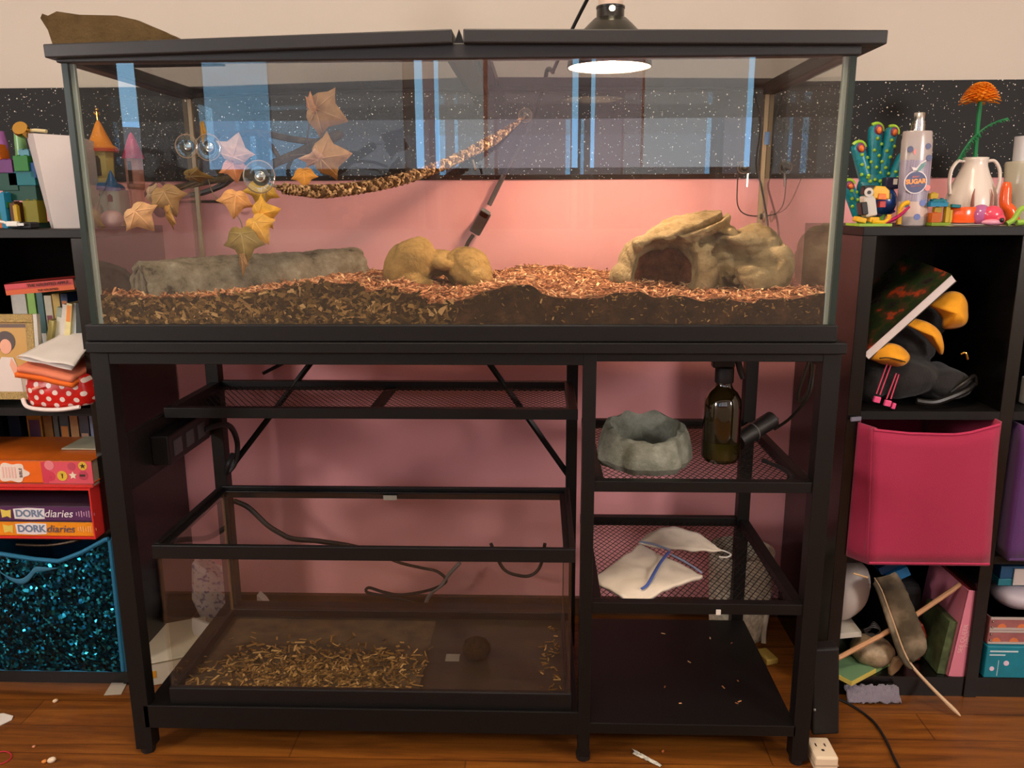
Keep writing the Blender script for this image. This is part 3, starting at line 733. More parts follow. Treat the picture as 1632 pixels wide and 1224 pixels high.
# ------------------------------------------------------------------ probe wires, right side of the tank
PW = thing('probe_wire', 'thin black probe wire running down the back glass beside the large cave hide', 'wire', (.64, .44, .9))
MB().tube(smooth_path([(.575, .444, 1.228), (.592, .443, 1.17), (.588, .443, 1.10), (.592, .443, 1.07), (.597, .436, 1.045), (.596, .40, 1.01), (.594, .36, .97), (.592, .345, .92), (.592, .34, .868)]), .0021, 7).build('wire', CORD, PW, smooth=True)
q = cup(Matrix.Translation((.598, .40, .985)) @ Matrix.Rotation(-PI/2, 4, 'Y'), .5, PW)
q = cup(Matrix.Translation((.56, .4475, 1.085)) @ Matrix.Rotation(PI/2, 4, 'X'), .55, PW)
MB().tube([(.566, .432, 1.072), (.565, .430, 1.045)], .0022, 7).build('probe_tip', SILV, PW, smooth=True)
MB().tube([(.602, .44, 1.13), (.602, .44, 1.155)], .004, 8).build('blue_clip', M_('pale_blue_plastic', (96, 132, 180), .4), PW, smooth=True)
w = MB().tube(smooth_path([(.555, .462, 1.19), (.553, .462, 1.06), (.56, .463, 1.0), (.60, .464, .985), (.66, .47, 1.0), (.70, .5, 1.07)]), .0013, 6).build('hanging_wire', CORD, smooth=True)
tag(w, 'thin dark cord sagging behind the back glass above the large cave hide', 'cord')

# ------------------------------------------------------------------ cords behind the tank
ac = thing('switch_cable', 'grey cord with an inline switch slanting down the pink wall behind the tank', 'cord', (.02, .53, .98))
MB().tube([(.055, .525, 1.074), (.022, .527, 1.01)], .0055, 8).build('cable', M_('grey_cord', (84, 82, 84), .5), ac, smooth=True)
MB().box((.002, .527, .972), (.026, .018, .055), (0, .52, 0)).build('inline_switch', M_('switch_black', (40, 36, 36), .4), ac, bevel=.003)
MB().box((.012, .524, .991), (.022, .012, .02), (0, .52, 0)).build('switch_collar', M_('switch_grey', (110, 112, 116), .4), ac, bevel=.002)
MB().tube(smooth_path([(-.014, .527, .945), (-.03, .53, .92), (-.04, .535, .88), (-.05, .54, .79)]), .0045, 8).build('cable_tail', CORD, ac, smooth=True)
MB().tube(smooth_path([(.055, .525, 1.074), (.10, .52, 1.15), (.14, .50, 1.25), (.15, .47, 1.285), (.16, .40, 1.27)]), .0045, 8).build('cable_run', CORD, ac, smooth=True)
cb_ = thing('coiled_cord', 'bundle of coiled black cord hanging behind the ivy vine', 'cord', (-.62, .51, 1.05))
m = MB()
for k in range(7):
    a = .055+.004*k; b_ = .010+.0025*(k % 3)
    m.tube([Vector((-.625, .515+.004*(k % 4)-.006, 1.050))+Vector((math.cos(g)*a*math.cos(.22)-math.sin(g)*b_*math.sin(.22), 0, math.cos(g)*a*math.sin(.22)+math.sin(g)*b_*math.cos(.22))) for g in [2*PI*j/28 for j in range(29)]], .0032, 7)
m.tube(smooth_path([(-.69, .51, 1.045), (-.71, .51, 1.065), (-.735, .515, 1.05), (-.76, .52, 1.02), (-.74, .53, 1.0), (-.72, .53, 1.0)]), .004, 7)
m.tube(smooth_path([(-.58, .51, 1.08), (-.56, .51, 1.07), (-.545, .515, 1.085)]), .004, 7)
m.build('coil', CORD, cb_, smooth=True)
MB().box((-.635, .512, 1.102), (.06, .03, .035), (0, .2, 0)).build('adapter', CORD, cb_, bevel=.006)
MB().ball((-.72, .525, 1.0), .015, 14, 10).build('cord_knob', CORD, cb_, smooth=True)
hk = MB().tube(smooth_path([(-.70, .565, 1.02), (-.60, .562, 1.02), (-.575, .558, 1.012), (-.565, .548, .998), (-.55, .545, 1.0)]), .003, 7).build('wall_wire', CORD, smooth=True)
tag(hk, 'short dark cord lying flat across the pink wall under the coiled cord', 'cord')

# ------------------------------------------------------------------ slab on the lid
sl = MB()
prof = [(-.648, 1.262), (-.654, 1.287), (-.664, 1.305), (-.660, 1.312), (-.652, 1.309), (-.636, 1.316), (-.60, 1.311), (-.54, 1.3085), (-.51, 1.303), (-.49, 1.294), (-.465, 1.284), (-.444, 1.272), (-.44, 1.264)]
def slabpt(i, t):
    x, z = prof[i]; k = 1-.12*t
    return (-.55+(x+.55)*k+.01*t, .045+.2*t, 1.2605+(z-1.2605)*(1-.25*t*t)+(.002*noise.noise((x*40, t*9, z*30)) if z > 1.265 else 0))
vs = []; fs = []; n = len(prof); S = 14
for j in range(S+1):
    for i in range(n): vs.append(slabpt(i, j/S))
for j in range(S):
    for i in range(n): fs.append((j*n+i, (j+1)*n+i, (j+1)*n+(i+1) % n, j*n+(i+1) % n))
fs += [tuple(range(n)), tuple(range(S*n+n-1, S*n-1, -1))]
sl.add(vs, fs)
o = sl.build('stone_slab', rock_mat('brown_slate', [(.3, (66, 50, 28)), (.5, (92, 72, 42)), (.75, (112, 90, 56))], 14, .8, 120), smooth=True, angle=35)
tag(o, 'flat brown stone slab lying on the left end of the tank lid', 'stone')
o.location.z = -.0015
# ------------------------------------------------------------------ books
def book(name, label, x, y, z, w, d, h, c, rot=(0, 0, 0), group=None, marks=(), lying=False, title=None):
    """upright book: spine towards -Y, w thick along X, d deep along Y, h tall; marks = coloured bands on the spine (z0, z1, colour)"""
    M = Matrix.Translation((x, y, z)) @ Euler(rot).to_matrix().to_4x4()
    r = thing(name, label, 'book', (x, y, z), group)
    t = min(.0018, w*.12)
    cm = M_('book_cover', c, .45, var=.08, vs=60)
    mats = [cm]; m = MB()
    m.b(0, t, t, d, 0, h, M).b(w-t, w, t, d, 0, h, M).b(0, w, 0, t, 0, h, M)
    for i, (a, b_, k) in enumerate(marks):
        mats.append(M_('spine_print', k, .5)); m.mat(i+1).b(w*.12, w*.88, -.0004, .0002, a*h, b_*h, M)
    m.build('cover', mats, r)
    MB().b(t, w-t, t, d-.003, .003, h-.003, M).build('pages', PAGES, r)
    if title:
        s, size, c2, zc, flip = title
        tm = M_('book_lettering', c2, .6)
    return r

# left shelf, top cubby ------------------------------------------------
S1 = LS1
GR1 = 'upright books in the left top cubby'
row = [(-.983, .032, .185, (206, 202, 190), 0, 'cream paperback at the far left end of the top cubby row', ((.1, .3, (90, 140, 120)),)),
       (-.948, .017, .190, (150, 196, 90), 0, 'thin lime spined book standing behind the gold photo frame', ((.5, .7, (240, 240, 230)),)),
       (-.928, .014, .188, (70, 110, 110), 0, 'thin dark teal spined book standing behind the gold photo frame', ((.4, .6, (230, 230, 220)),)),
       (-.912, .016, .182, (216, 206, 180), 0, 'cream spined book under the left end of the red paperback', ((.55, .8, (140, 70, 80)),)),
       (-.894, .016, .186, (214, 178, 90), 0, 'mustard yellow spined book in the middle of the top cubby row', ()),
       (-.876, .015, .186, (54, 84, 130), 0, 'navy spined book with a small orange badge in the top cubby row', ((.80, .93, (220, 130, 70)),))]
for x, w, h, c, a, lab, mk in row: book('paperback', lab, x, .36, S1, w-.001, .14, h+.028, c, (0, 0, a), GR1, mk)
sl = [(-.868, .010, .175, (190, 178, 110), -.26, 'slim yellow green booklet leaning beside the photo frame', ()),
      (-.856, .013, .200, (150, 160, 140), -.24, 'grey green slim book leaning right in the top cubby', ((.6, .9, (210, 210, 190)),)),
      (-.841, .013, .206, (214, 206, 196), -.23, 'white spined slim book leaning right with dark green print', ((.2, .5, (70, 90, 70)),)),
      (-.826, .011, .208, (226, 214, 150), -.21, 'pale yellow slim book leaning right with an orange top', ((.82, .98, (230, 140, 60)),)),
      (-.812, .012, .206, (196, 206, 206), -.19, 'pale blue white slim book leaning right', ((.3, .7, (150, 186, 190)),)),
      (-.796, .022, .205, (40, 50, 44), -.13, 'wide very dark green book leaning right', ()),
      (-.772, .008, .206, (206, 90, 50), -.11, 'thin orange red book with a yellow top near the right panel', ((.7, .95, (220, 190, 70)),))]
for x, w, h, c, a, lab, mk in sl: book('storybook', lab, x-.028, .275+random.uniform(0, .012), S1, w, .15, h, c, (0, -a*.9, 0), GR1, mk)
book('storybook', 'maroon book with a gold dot, last in the top cubby row by the right panel', -.788, .27, S1, .0105, .15, .21, (120, 52, 62), (0, .09, 0), GR1, ((.35, .43, (210, 170, 90)),))
# red paperback lying across the row
r = thing('paperback', 'red and orange paperback lying flat across the upright books', 'book', (-.845, .25, .838))
M = Matrix.Translation((-.915, .245, .840)) @ Euler((0, -.085, .0)).to_matrix().to_4x4()
m = MB(); m.b(0, .139, 0, .002, 0, .023, M).b(0, .139, 0, .10, 0, .0018, M).b(0, .139, 0, .10, .0212, .023, M)
m.mat(1).b(.0, .139, -.0004, .0001, .0, .009, M).mat(2).b(.0, .045, -.0004, .0001, .012, .021, M)
m.build('cover', [M_('red_cover', (176, 52, 44), .5), M_('orange_band', (196, 84, 30), .5), M_('crimson_band', (190, 60, 70), .5)], r)
MB().b(.002, .137, .002, .098, .002, .0212, M).build('pages', PAGES, r)
o = text('THE HAUNTED APPLE...', .0085, (-.826, .2435, .8625), (PI/2, -.085, 0), M_('dark_print', (40, 20, 18), .6), r)
o = text('THE HAUNTED', .0062, (-.83, .2435, .8515), (PI/2, -.085, 0), M_('dark_print', (60, 24, 18), .6), r)

# gold photo frame
FM = Matrix.Translation((-.925, .235, .631)) @ Euler((-.10, 0, .0)).to_matrix().to_4x4()
r = thing('photo_frame', 'gold glitter photo frame leaning in the left top cubby', 'photo frame', (-.925, .24, .63))
GLT = M_('gold_glitter', (186, 160, 104), .35, metal=.6, var=.5, vs=600, bump=1, bs=700)
m = MB()
for q in ((-.05, .052, .155, .172), (-.05, .052, 0, .016), (-.05, -.034, .016, .155), (.036, .052, .016, .155)): m.b(q[0], q[1], 0, .012, q[2], q[3], FM)
m.build('frame', GLT, r, bevel=.0015)
MB().b(.0525, .060, .001, .012, .0, .172, FM).build('frame_edge', M_('silver_edge', (190, 186, 176), .4), r)
pm = MB()
pm.b(-.034, .036, .006, .008, .016, .155, FM)
pm.mat(1).b(-.034, .036, .0055, .006, .016, .052, FM)
pm.mat(2).prism([(math.cos(2*PI*i/20)*.020-.010, math.sin(2*PI*i/20)*.021+.117) for i in range(20)], .0052, .006, FM)
pm.mat(3).prism([(math.cos(2*PI*i/18)*.012-.010, math.sin(2*PI*i/18)*.015+.107) for i in range(18)], .0048, .0052, FM)
pm.mat(4).prism([(-.034, .016), (.020, .016), (.016, .055), (.004, .085), (-.02, .086), (-.034, .06)], .0046, .0052, FM)
pm.mat(3).prism([(.000, .084), (.014, .062), (.010, .046), (.004, .05), (-.004, .07)], .0042, .0046, FM)
pm.mat(5).prism([(-.03, .145), (.034, .145), (.034, .152), (-.03, .152)], .0050, .006, FM)
pm.build('photo', [M_('photo_ochre', (190, 144, 60), .4), M_('photo_pale', (190, 170, 150), .4), M_('photo_brown', (60, 38, 30), .4), M_('photo_skin', (224, 160, 130), .4), M_('photo_white', (216, 204, 196), .4), M_('photo_dark', (90, 60, 40), .4)], r)

# polka dot pouch with folded things on top ------------------------------
def dots_mat(name, base, dot, pitch, rad):
    m, nt, p = nodes(name); g = N(nt, 'ShaderNodeNewGeometry')
    mp = N(nt, 'ShaderNodeMapping'); mp.inputs['Rotation'].default_value = (0, .72, 0); mp.inputs['Scale'].default_value = (1/pitch, 0, 1/pitch)
    nt.links.new(g.outputs['Position'], mp.inputs['Vector'])
    fr = N(nt, 'ShaderNodeVectorMath', operation='FRACTION'); nt.links.new(mp.outputs[0], fr.inputs[0])
    ds = N(nt, 'ShaderNodeVectorMath', operation='DISTANCE'); ds.inputs[1].default_value = (.5, 0, .5); nt.links.new(fr.outputs[0], ds.inputs[0])
    r = ramp(nt, [(0, lin(dot)), (rad, lin(base))], 'CONSTANT'); nt.links.new(ds.outputs['Value'], r.inputs[0]); nt.links.new(r.outputs[0], p.inputs['Base Color'])
    p.inputs['Roughness'].default_value = .35; return m
POL = dots_mat('red_polka_dot_cloth', (196, 24, 18), (232, 214, 206), .0185, .27)
r = thing('pouch', 'red pouch with white polka dots at the bottom of the left top cubby', 'pouch', (-.815, .23, S1))
def pf(p):
    return 1+.05*noise.noise(p*2.2)
def sq(p):
    q = max(abs(p.x), abs(p.y), abs(p.z)); return (.82/q*.62+.38) if q else 1
MB().ball((-.812, .245, .6545), (.078, .062, .040), 36, 20, (0, -.02, 0), lambda p: sq(p)*pf(p)).build('pouch_body', POL, r, smooth=True, angle=180)
MB().tube(smooth_path([(-.884, .205, .640), (-.872, .196, .627), (-.84, .1905, .6225), (-.80, .190, .6225), (-.765, .194, .627)]), .004, 7).build('white_piping', M_('white_piping', (226, 214, 208), .5), r, smooth=True)
MB().tube([(-.848, .1835, .664), (-.832, .181, .670)], .0028, 8).build('zip_pull', M_('pale_pull', (232, 150, 130), .4), r)
def sheet(name, pts, mat, parent=None, th=.001, nz=.002, seed=0, nu=14, nv=14):
    a, b_, c, d = [Vector(q) for q in pts]
    def fn(u, v):
        p = a.lerp(b_, u).lerp(d.lerp(c, u), v)
        return p+Vector((0, 0, nz*noise.noise((u*3+seed, v*3, seed))))
    return MB().grid(fn, nu, nv).build(name, mat, parent, smooth=True, angle=180, solid=th)
for z, c, lab, sh in ((.694, (228, 104, 24), 'bright orange folded cloth on top of the polka dot pouch', 0), (.704, (222, 128, 96), 'coral folded cloth between the orange cloth and the white papers', .006)):
    def fc(u, v):
        x = lerp(-.876+sh, -.762, u); y = lerp(.178+.004*math.sin(u*5), .30, v)
        return Vector((x, y, z-.020*u+.002*noise.noise((u*4, v*4, z*90))+.016*v))
    o = MB().grid(fc, 16, 10).build('folded_cloth', M_('folded_cloth', c, .85, bump=.3, bs=300), smooth=True, angle=180, solid=.0095)
    tag(o, lab, 'cloth', 'folded cloths on the pouch')
r = thing('folded_paper', 'folded white sheets of paper on the heap in the left top cubby', 'paper', (-.82, .24, .72))
sheet('upper_sheet', [(-.879, .200, .727), (-.757, .178, .711), (-.756, .262, .756), (-.822, .32, .770)], PAPER, r, .001, .004, 3)
sheet('lower_sheet', [(-.880, .202, .722), (-.768, .186, .702), (-.756, .255, .742), (-.82, .32, .752)], PAPER, r, .001, .004, 8)
MB().tube(smooth_path([(-.879, .200, .727), (-.8835, .203, .7248), (-.880, .202, .722)]), .0008, 6).build('fold', PAPER, r)

# left shelf, middle cubby ----------------------------------------------
GR2 = 'paperbacks at the back of the left middle cubby'
row = [(-1.055, .028, (30, 34, 50), 'dark navy paperback at the far left of the middle cubby', ()), (-1.012, .034, (206, 140, 50), 'fat mustard paperback with purple print in the middle cubby', ((.3, .62, (190, 150, 150)), (.72, .95, (120, 70, 90)))), (-.974, .020, (150, 92, 32), 'dark orange paperback in the middle cubby', ()), (-.952, .012, (90, 84, 76), 'thin grey paperback in the middle cubby row', ((.2, .5, (190, 170, 120)),)),
       (-.938, .022, (44, 44, 50), 'black paperback with an orange emblem in the middle cubby', ((.6, .88, (200, 120, 50)), (.15, .5, (110, 110, 120)))), (-.914, .019, (190, 134, 84), 'tan orange paperback in the middle cubby row', ((.1, .4, (150, 100, 60)),)), (-.893, .022, (66, 56, 66), 'dark paperback with a pale face badge and a white letter badge', ((.10, .42, (190, 196, 210)), (.55, .8, (196, 150, 120)))), (-.869, .009, (150, 156, 180), 'thin pale lilac paperback in the middle cubby row', ()),
       (-.858, .016, (200, 136, 50), 'amber paperback in the middle cubby row', ((.2, .8, (170, 150, 60)),)), (-.840, .022, (58, 54, 46), 'very dark olive paperback near the right of the middle cubby', ()), (-.817, .026, (150, 170, 190), 'pale blue grey paperback at the right end of the middle cubby row', ((.3, .9, (170, 160, 170)),))]
for x, w, c, lab, mk in row: book('paperback', lab, x, .40, LS2, w-.001, .12, .205, c, (0, 0, 0), GR2, mk)
# lying stack
def lying(name, label, x0, x1, y0, dp, z0, z1, c, top=None, tilt=0):
    r = thing(name, label, 'book', ((x0+x1)/2, y0, z0))
    cm = M_('book_cover', c, .4, var=.06, vs=40); m = MB(); t = .002
    m.b(x0, x1, y0, y0+t, z0, z1).b(x0, x1, y0, y0+dp, z0, z0+t).mat(1).b(x0, x1, y0, y0+dp, z1-t, z1)
    m.build('cover', [cm, M_('book_top', top or c, .35, var=.15, vs=25)], r, bevel=.0008)
    MB().b(x0+.002, x1-.002, y0+t, y0+dp-.002, z0+t, z1-t).build('pages', PAGES, r)
    return r
X1 = -.765
r = thing('slipcase', 'open red cardboard slipcase holding two lying diary books', 'box', (-.90, .2, LS2))
RED = M_('red_card', (206, 44, 40), .45)
MB().b(-1.06, X1, .193, .36, .3502, .3535).b(-1.06, X1, .193, .36, .4545, .4575).b(X1-.003, X1, .193, .36, .3535, .4545).b(-1.06, -1.057, .193, .36, .3535, .4545).b(-1.057, X1-.003, .357, .36, .3535, .4545).build('case', RED, r)
DARKP = M_('dork_outline', (226, 222, 224), .5)
def dork(z0, z1, c, label, tc):
    r = lying('diary_book', label, -1.05, X1-.004, .198, .150, z0, z1, c, (64, 44, 60))
    zc = (z0+z1)/2
    m = MB()
    m.prism([(-.930+.085*0+math.cos(a)*.0, zc) for a in [0]]*0 or [(-.930, zc-.011), (-.895, zc-.0125), (-.868, zc-.011), (-.866, zc+.011), (-.90, zc+.0125), (-.931, zc+.010)], .1972, .1979).build('title_plate', DARKP, r)
    text('DORK', .0205, (-.898, .1968, zc), (PI/2, 0, 0), M_('title_blue', (110, 128, 156), .5), r, bold=.0006)
    text('diaries', .0225, (-.8385, .1968, zc), (PI/2, 0, 0), M_('title_dark', tc, .5), r, shear=.25)
    MB().prism([(-.955+.0*k, zc) for k in range(0)] or [(-.956, zc-.009), (-.945, zc-.006), (-.938, zc-.010), (-.936, zc+.008), (-.946, zc+.006), (-.957, zc+.009)], .1972, .1979).build('badge', M_('yellow_badge', (222, 200, 90), .5), r)
    m = MB()
    for k, h in enumerate((.006, .009, .011, .007, .010, .012, .008, .005)): m.b(-.802+.0052*k, -.8002+.0052*k, .1972, .1979, zc-h*.6, zc+h*.6)
    m.build('small_print', M_('lilac_print', (190, 150, 180) if c[2] > 60 else (240, 180, 110), .5), r)
    return r
dork(.3538, .3855, (228, 140, 24), 'orange spined diary book, lower of the two in the red slipcase', (96, 84, 96))
dork(.3860, .4190, (82, 42, 84), 'purple spined diary book, upper of the two in the red slipcase', (236, 230, 234))
r = lying('thin_red_book', 'thin red book lying on the slipcase under the flowery orange book', -1.06, X1+.004, .199, .15, .4576, .4665, (206, 54, 50))
r = lying('bible', 'thick orange book with a pink flowered spine end on top of the lying stack', -1.06, X1+.006, .200, .170, .4668, .5145, (230, 104, 20), (196, 96, 26))
m = MB(); m.mat(0).b(-.862, X1+.0062, .1992, .2001, .4670, .5120)
m.mat(1).prism([(-.862, .4672), (-.850, .4672), (-.846, .49), (-.852, .512), (-.862, .512)], .1988, .1993)
def disc(cx, cz, rr, k, y=.1985, n=16): m.mat(k).prism([(cx+rr*math.cos(2*PI*i/n), cz+rr*math.sin(2*PI*i/n)) for i in range(n)], y, y+.0005)
disc(-.845, .505, .010, 2); disc(-.846, .482, .010, 1); disc(-.821, .483, .0105, 3); disc(-.777, .504, .009, 3); disc(-.778, .484, .0095, 4); disc(-.80, .503, .008, 4)
m.mat(5).prism([(-.799+(.0085 if i % 2 == 0 else .0042)*math.sin(2*PI*i/10), .484+(.0085 if i % 2 == 0 else .0042)*math.cos(2*PI*i/10)) for i in range(10)], .1984, .1988)
m.mat(1).prism([(-.846+(.004 if i % 2 == 0 else .002)*math.sin(2*PI*i/10), .482+(.004 if i % 2 == 0 else .002)*math.cos(2*PI*i/10)) for i in range(10)], .1980, .1984)
m.mat(6).prism([(-.777+(.006 if i % 2 == 0 else .0025)*math.sin(2*PI*i/10), .504+(.006 if i % 2 == 0 else .0025)*math.cos(2*PI*i/10)) for i in range(10)], .1980, .1984)
m.mat(6).b(-.785, -.774, .1980, .1985, .482, .4865)
m.mat(6).prism([(-.825, .4875), (-.818, .4875), (-.819, .4865), (-.820, .478), (-.8215, .478), (-.822, .4865)], .1980, .1985)
m.build('flower_panel', [M_('hot_pink_print', (220, 84, 100), .45), M_('crimson_print', (206, 60, 84), .45), M_('light_pink_print', (230, 132, 140), .45), M_('yellow_print', (222, 186, 60), .45), M_('magenta_print', (190, 70, 92), .45), M_('white_print', (240, 226, 200), .45), M_('dark_print2', (70, 40, 30), .5)], r)
m = MB()
pts = []
for i in range(60):
    g = 2*PI*i/60; k = 1+.13*math.cos(6*g+.6)
    pts.append((-.924+.033*k*math.cos(g), .489+.0195*k*math.sin(g)))
m.prism(pts, .1990, .1999).build('title_cloud', M_('cream_print', (236, 220, 206), .5), r)
text('BIBLE', .0085, (-.905, .1985, .489), (PI/2, -PI/2, 0), M_('brown_print', (90, 60, 70), .5), r)
m = MB()
for k in range(5): m.b(-.943+.0062*k, -.940+.0062*k, .1984, .1990, .478, .501)
m.build('fine_print', M_('peach_print', (236, 190, 180), .5), r)
for (x0, x1, y0, y1, c, lab, z) in ((-.86, -.77, .27, .36, (196, 190, 160), 'pale booklet lying on the flowery orange book', .515), ):
    o = lying('booklet', lab, x0, x1, y0, y1-y0, z, z+.004, c)

# left shelf, bottom cubby: sequin bin -----------------------------------
def sequin_mat():
    m, nt, p = nodes('teal_sequins'); g = N(nt, 'ShaderNodeNewGeometry')
    v = N(nt, 'ShaderNodeTexVoronoi', i_Scale=190.0); nt.links.new(g.outputs['Position'], v.inputs['Vector'])
    sub = N(nt, 'ShaderNodeVectorMath', operation='SUBTRACT'); sub.inputs[1].default_value = (.5, .5, .5); nt.links.new(v.outputs['Color'], sub.inputs[0])
    sc = N(nt, 'ShaderNodeVectorMath', operation='SCALE'); sc.inputs['Scale'].default_value = 1.0; nt.links.new(sub.outputs[0], sc.inputs[0])
    ad = N(nt, 'ShaderNodeVectorMath', operation='ADD'); nt.links.new(sc.outputs[0], ad.inputs[0]); nt.links.new(g.outputs['Normal'], ad.inputs[1])
    no = N(nt, 'ShaderNodeVectorMath', operation='NORMALIZE'); nt.links.new(ad.outputs[0], no.inputs[0]); nt.links.new(no.outputs[0], p.inputs['Normal'])
    sp = N(nt, 'ShaderNodeSeparateColor'); nt.links.new(v.outputs['Color'], sp.inputs[0])
    r = ramp(nt, [(0, lin((3, 22, 34))), (.5, lin((8, 52, 72))), (.85, lin((18, 110, 140))), (1, lin((60, 190, 215)))]); nt.links.new(sp.outputs[1], r.inputs[0]); nt.links.new(r.outputs[0], p.inputs['Base Color'])
    p.inputs['Metallic'].default_value = .9; p.inputs['Roughness'].default_value = .22
    return m
TEAL = M_('teal_felt', (24, 104, 140), .8)
r = thing('storage_bin', 'teal sequined storage bin in the bottom cubby of the left shelf', 'bin', (-.89, .33, .045))
def rim(x): return interp([(-1.06, .322), (-.97, .313), (-.90, .302), (-.85, .298), (-.80, .318), (-.745, .348)], x)
m = MB()
def ff(u, v):
    x = lerp(-1.058, lerp(-.742, -.739, v), u)
    z = lerp(.0465, rim(x), v)
    return Vector((x, .2-.012*math.sin(PI*v)*math.sin(PI*u)+.004*noise.noise((x*18, z*18, 2)), z))
m.grid(ff, 60, 40); m.build('sequin_front', sequin_mat(), r, smooth=True, angle=180)
m = MB(); m.grid(lambda u, v: Vector((lerp(-.7385, -.7665, min(1, u*4)) if u < .25 else -.7665, lerp(.2, .50, u), lerp(.0465, .346-.02*min(1, u*4)*0, v))), 16, 4)
m.grid(lambda u, v: Vector((-1.058, lerp(.2, .50, u), lerp(.0465, .33, v))), 4, 4)
m.grid(lambda u, v: Vector((lerp(-1.058, -.7665, u), .50, lerp(.0465, .33, v))), 4, 4)
m.grid(lambda u, v: Vector((lerp(-1.058, -.7665, u), lerp(.2, .5, v), .0465)), 4, 4)
m.build('felt_sides', TEAL, r, solid=.002)
m = MB(); m.tube([Vector((x, .1975, rim(x)+.001)) for x in [lerp(-1.058, -.741, i/40) for i in range(41)]], .0045, 7)
m.tube([(-.7395, .199, .346), (-.741, .1985, .20), (-.744, .199, .05)], .0042, 7).build('teal_piping', TEAL, r, smooth=True)
m = MB()
def band(u, v):
    x = lerp(-.97, -.845, u); z = .283-.028*math.sin(PI*min(1, u*1.6))*(1 if u < .62 else .6)+.008*u+lerp(-.007, .007, v)*math.sin(PI*min(1, max(.05, u)))
    return Vector((x, .184+.004*math.sin(u*6), z))
m.grid(band, 20, 3).build('felt_ribbon', M_('slate_teal_felt', (40, 104, 134), .8), r, smooth=True, angle=180, solid=.002)
o = MB().tube(smooth_path([(-.965, .27, .322), (-.93, .26, .327), (-.885, .25, .337)]), .006, 8).build('gold_wand', GOLD, smooth=True); tag(o, 'gold stick lying across the top of the teal sequin bin', 'stick')
o = MB().tube(smooth_path([(-.97, .25, .312), (-.90, .24, .315), (-.84, .24, .325), (-.79, .245, .343)]), [.004, .003, .0045, .006], 8).build('beaded_strap', M_('black_glitter', (60, 44, 30), .3, metal=.5, var=.8, vs=300), smooth=True); tag(o, 'dark glittery strap lying inside the teal sequin bin', 'strap')

# ------------------------------------------------------------------ left shelf top
TP = .968
r = thing('tapered_box', 'tall white tapered box standing on the left shelf by the tank', 'box', (-.82, .34, TP))
def P4(z): # footprint at height fraction z, wider at the top
    k = lerp(0, 1, z); return [(-.868-.028*k, .345), (-.836-.014*k, .300-.006*k), (-.776+.0*k, .318), (-.79, .40), (-.855-.02*k, .42)]
a, b_ = P4(0), P4(1); n = 5
vs = [(x, y, TP+.0005) for x, y in a]+[(x, y, TP+.186-.004*i) for i, (x, y) in enumerate(b_)]
MB().add(vs, [(4, 3, 2, 1, 0)]+[(i, (i+1) % n, (i+1) % n+n, i+n) for i in range(n)]).build('box_sides', M_('white_card', (206, 196, 192), .6, var=.04, vs=12), r, solid=.0015)
r = thing('trinket', 'small gold toy cup perched on the rim of the tall white box', 'toy', (-.90, .36, TP+.19))
MB().lathe([(.001, 0), (.012, .001), (.0135, .006), (.0155, .016), (.014, .021), (.001, .021)], 20, Matrix.Translation((-.898, .345, TP+.186)) @ Euler((1.1, .2, 0)).to_matrix().to_4x4()).build('cup', GOLD, r, smooth=True)
MB().tube(smooth_path([(-.885, .34, TP+.190), (-.87, .335, TP+.191), (-.845, .33, TP+.1885)]), .0035, 8).build('stem', M_('cream_plastic', (214, 196, 150), .4), r, smooth=True)
# colourful toy playset
r = thing('toy_playset', 'blue, green and orange toy brick playset beside the tall white box', 'toy', (-.94, .36, TP))
BR = {'teal': (20, 128, 140), 'blue': (24, 84, 150), 'green': (50, 140, 60), 'lime': (150, 180, 50), 'orange': (226, 112, 30), 'purple': (120, 60, 130), 'aqua': (40, 150, 190), 'yellow': (224, 184, 50), 'brown': (104, 62, 30), 'dgreen': (26, 84, 70), 'olive': (150, 140, 30), 'sky': (110, 180, 200)}
BM = {k: M_('toy_'+k, tuple(int(q*.82) for q in v), .5, spec=.25) for k, v in BR.items()}
def brick(x, y, z, sx, sy, sz, c, parent, studs=True, rot=0, name='brick'):
    M = Matrix.Translation((x, y, z)) @ Matrix.Rotation(rot, 4, 'Z'); m = MB()
    m.b(-sx/2, sx/2, -sy/2, sy/2, 0, sz, M)
    if studs:
        for i in range(max(1, round(sx/.012))):
            for j in range(max(1, round(sy/.012))):
                a = -sx/2+sx*(i+.5)/max(1, round(sx/.012)); b_ = -sy/2+sy*(j+.5)/max(1, round(sy/.012))
                m.lathe([(.0034, 0), (.0034, .0022), (.0002, .0022)], 10, M @ Matrix.Translation((a, b_, sz)))
    return m.build(name, BM[c], parent, bevel=.0006)
for q in [(-.975, .36, TP, .05, .05, .018, 'orange'), (-.975, .36, TP+.018, .05, .05, .022, 'green'), (-.972, .36, TP+.04, .05, .05, .012, 'green'), (-.955, .345, TP+.0, .012, .03, .07, 'aqua'), (-.938, .35, TP, .012, .03, .05, 'brown'), (-.93, .335, TP, .008, .01, .045, 'yellow'),
          (-.907, .36, TP+.01, .03, .03, .045, 'olive'), (-.925, .37, TP, .06, .05, .01, 'dgreen'), (-.93, .375, TP+.055, .07, .045, .03, 'dgreen'), (-.92, .37, TP+.085, .055, .04, .028, 'teal'), (-.95, .37, TP+.075, .04, .04, .035, 'dgreen'), (-.985, .36, TP+.075, .03, .03, .02, 'orange'), (-.96, .365, TP+.11, .05, .035, .026, 'purple'), (-.915, .36, TP+.113, .03, .03, .03, 'green'), (-.912, .365, TP+.143, .022, .022, .012, 'sky'), (-.895, .365, TP+.10, .012, .03, .03, 'blue'), (-.97, .36, TP+.136, .03, .03, .03, 'orange')]:
    brick(*q, r)
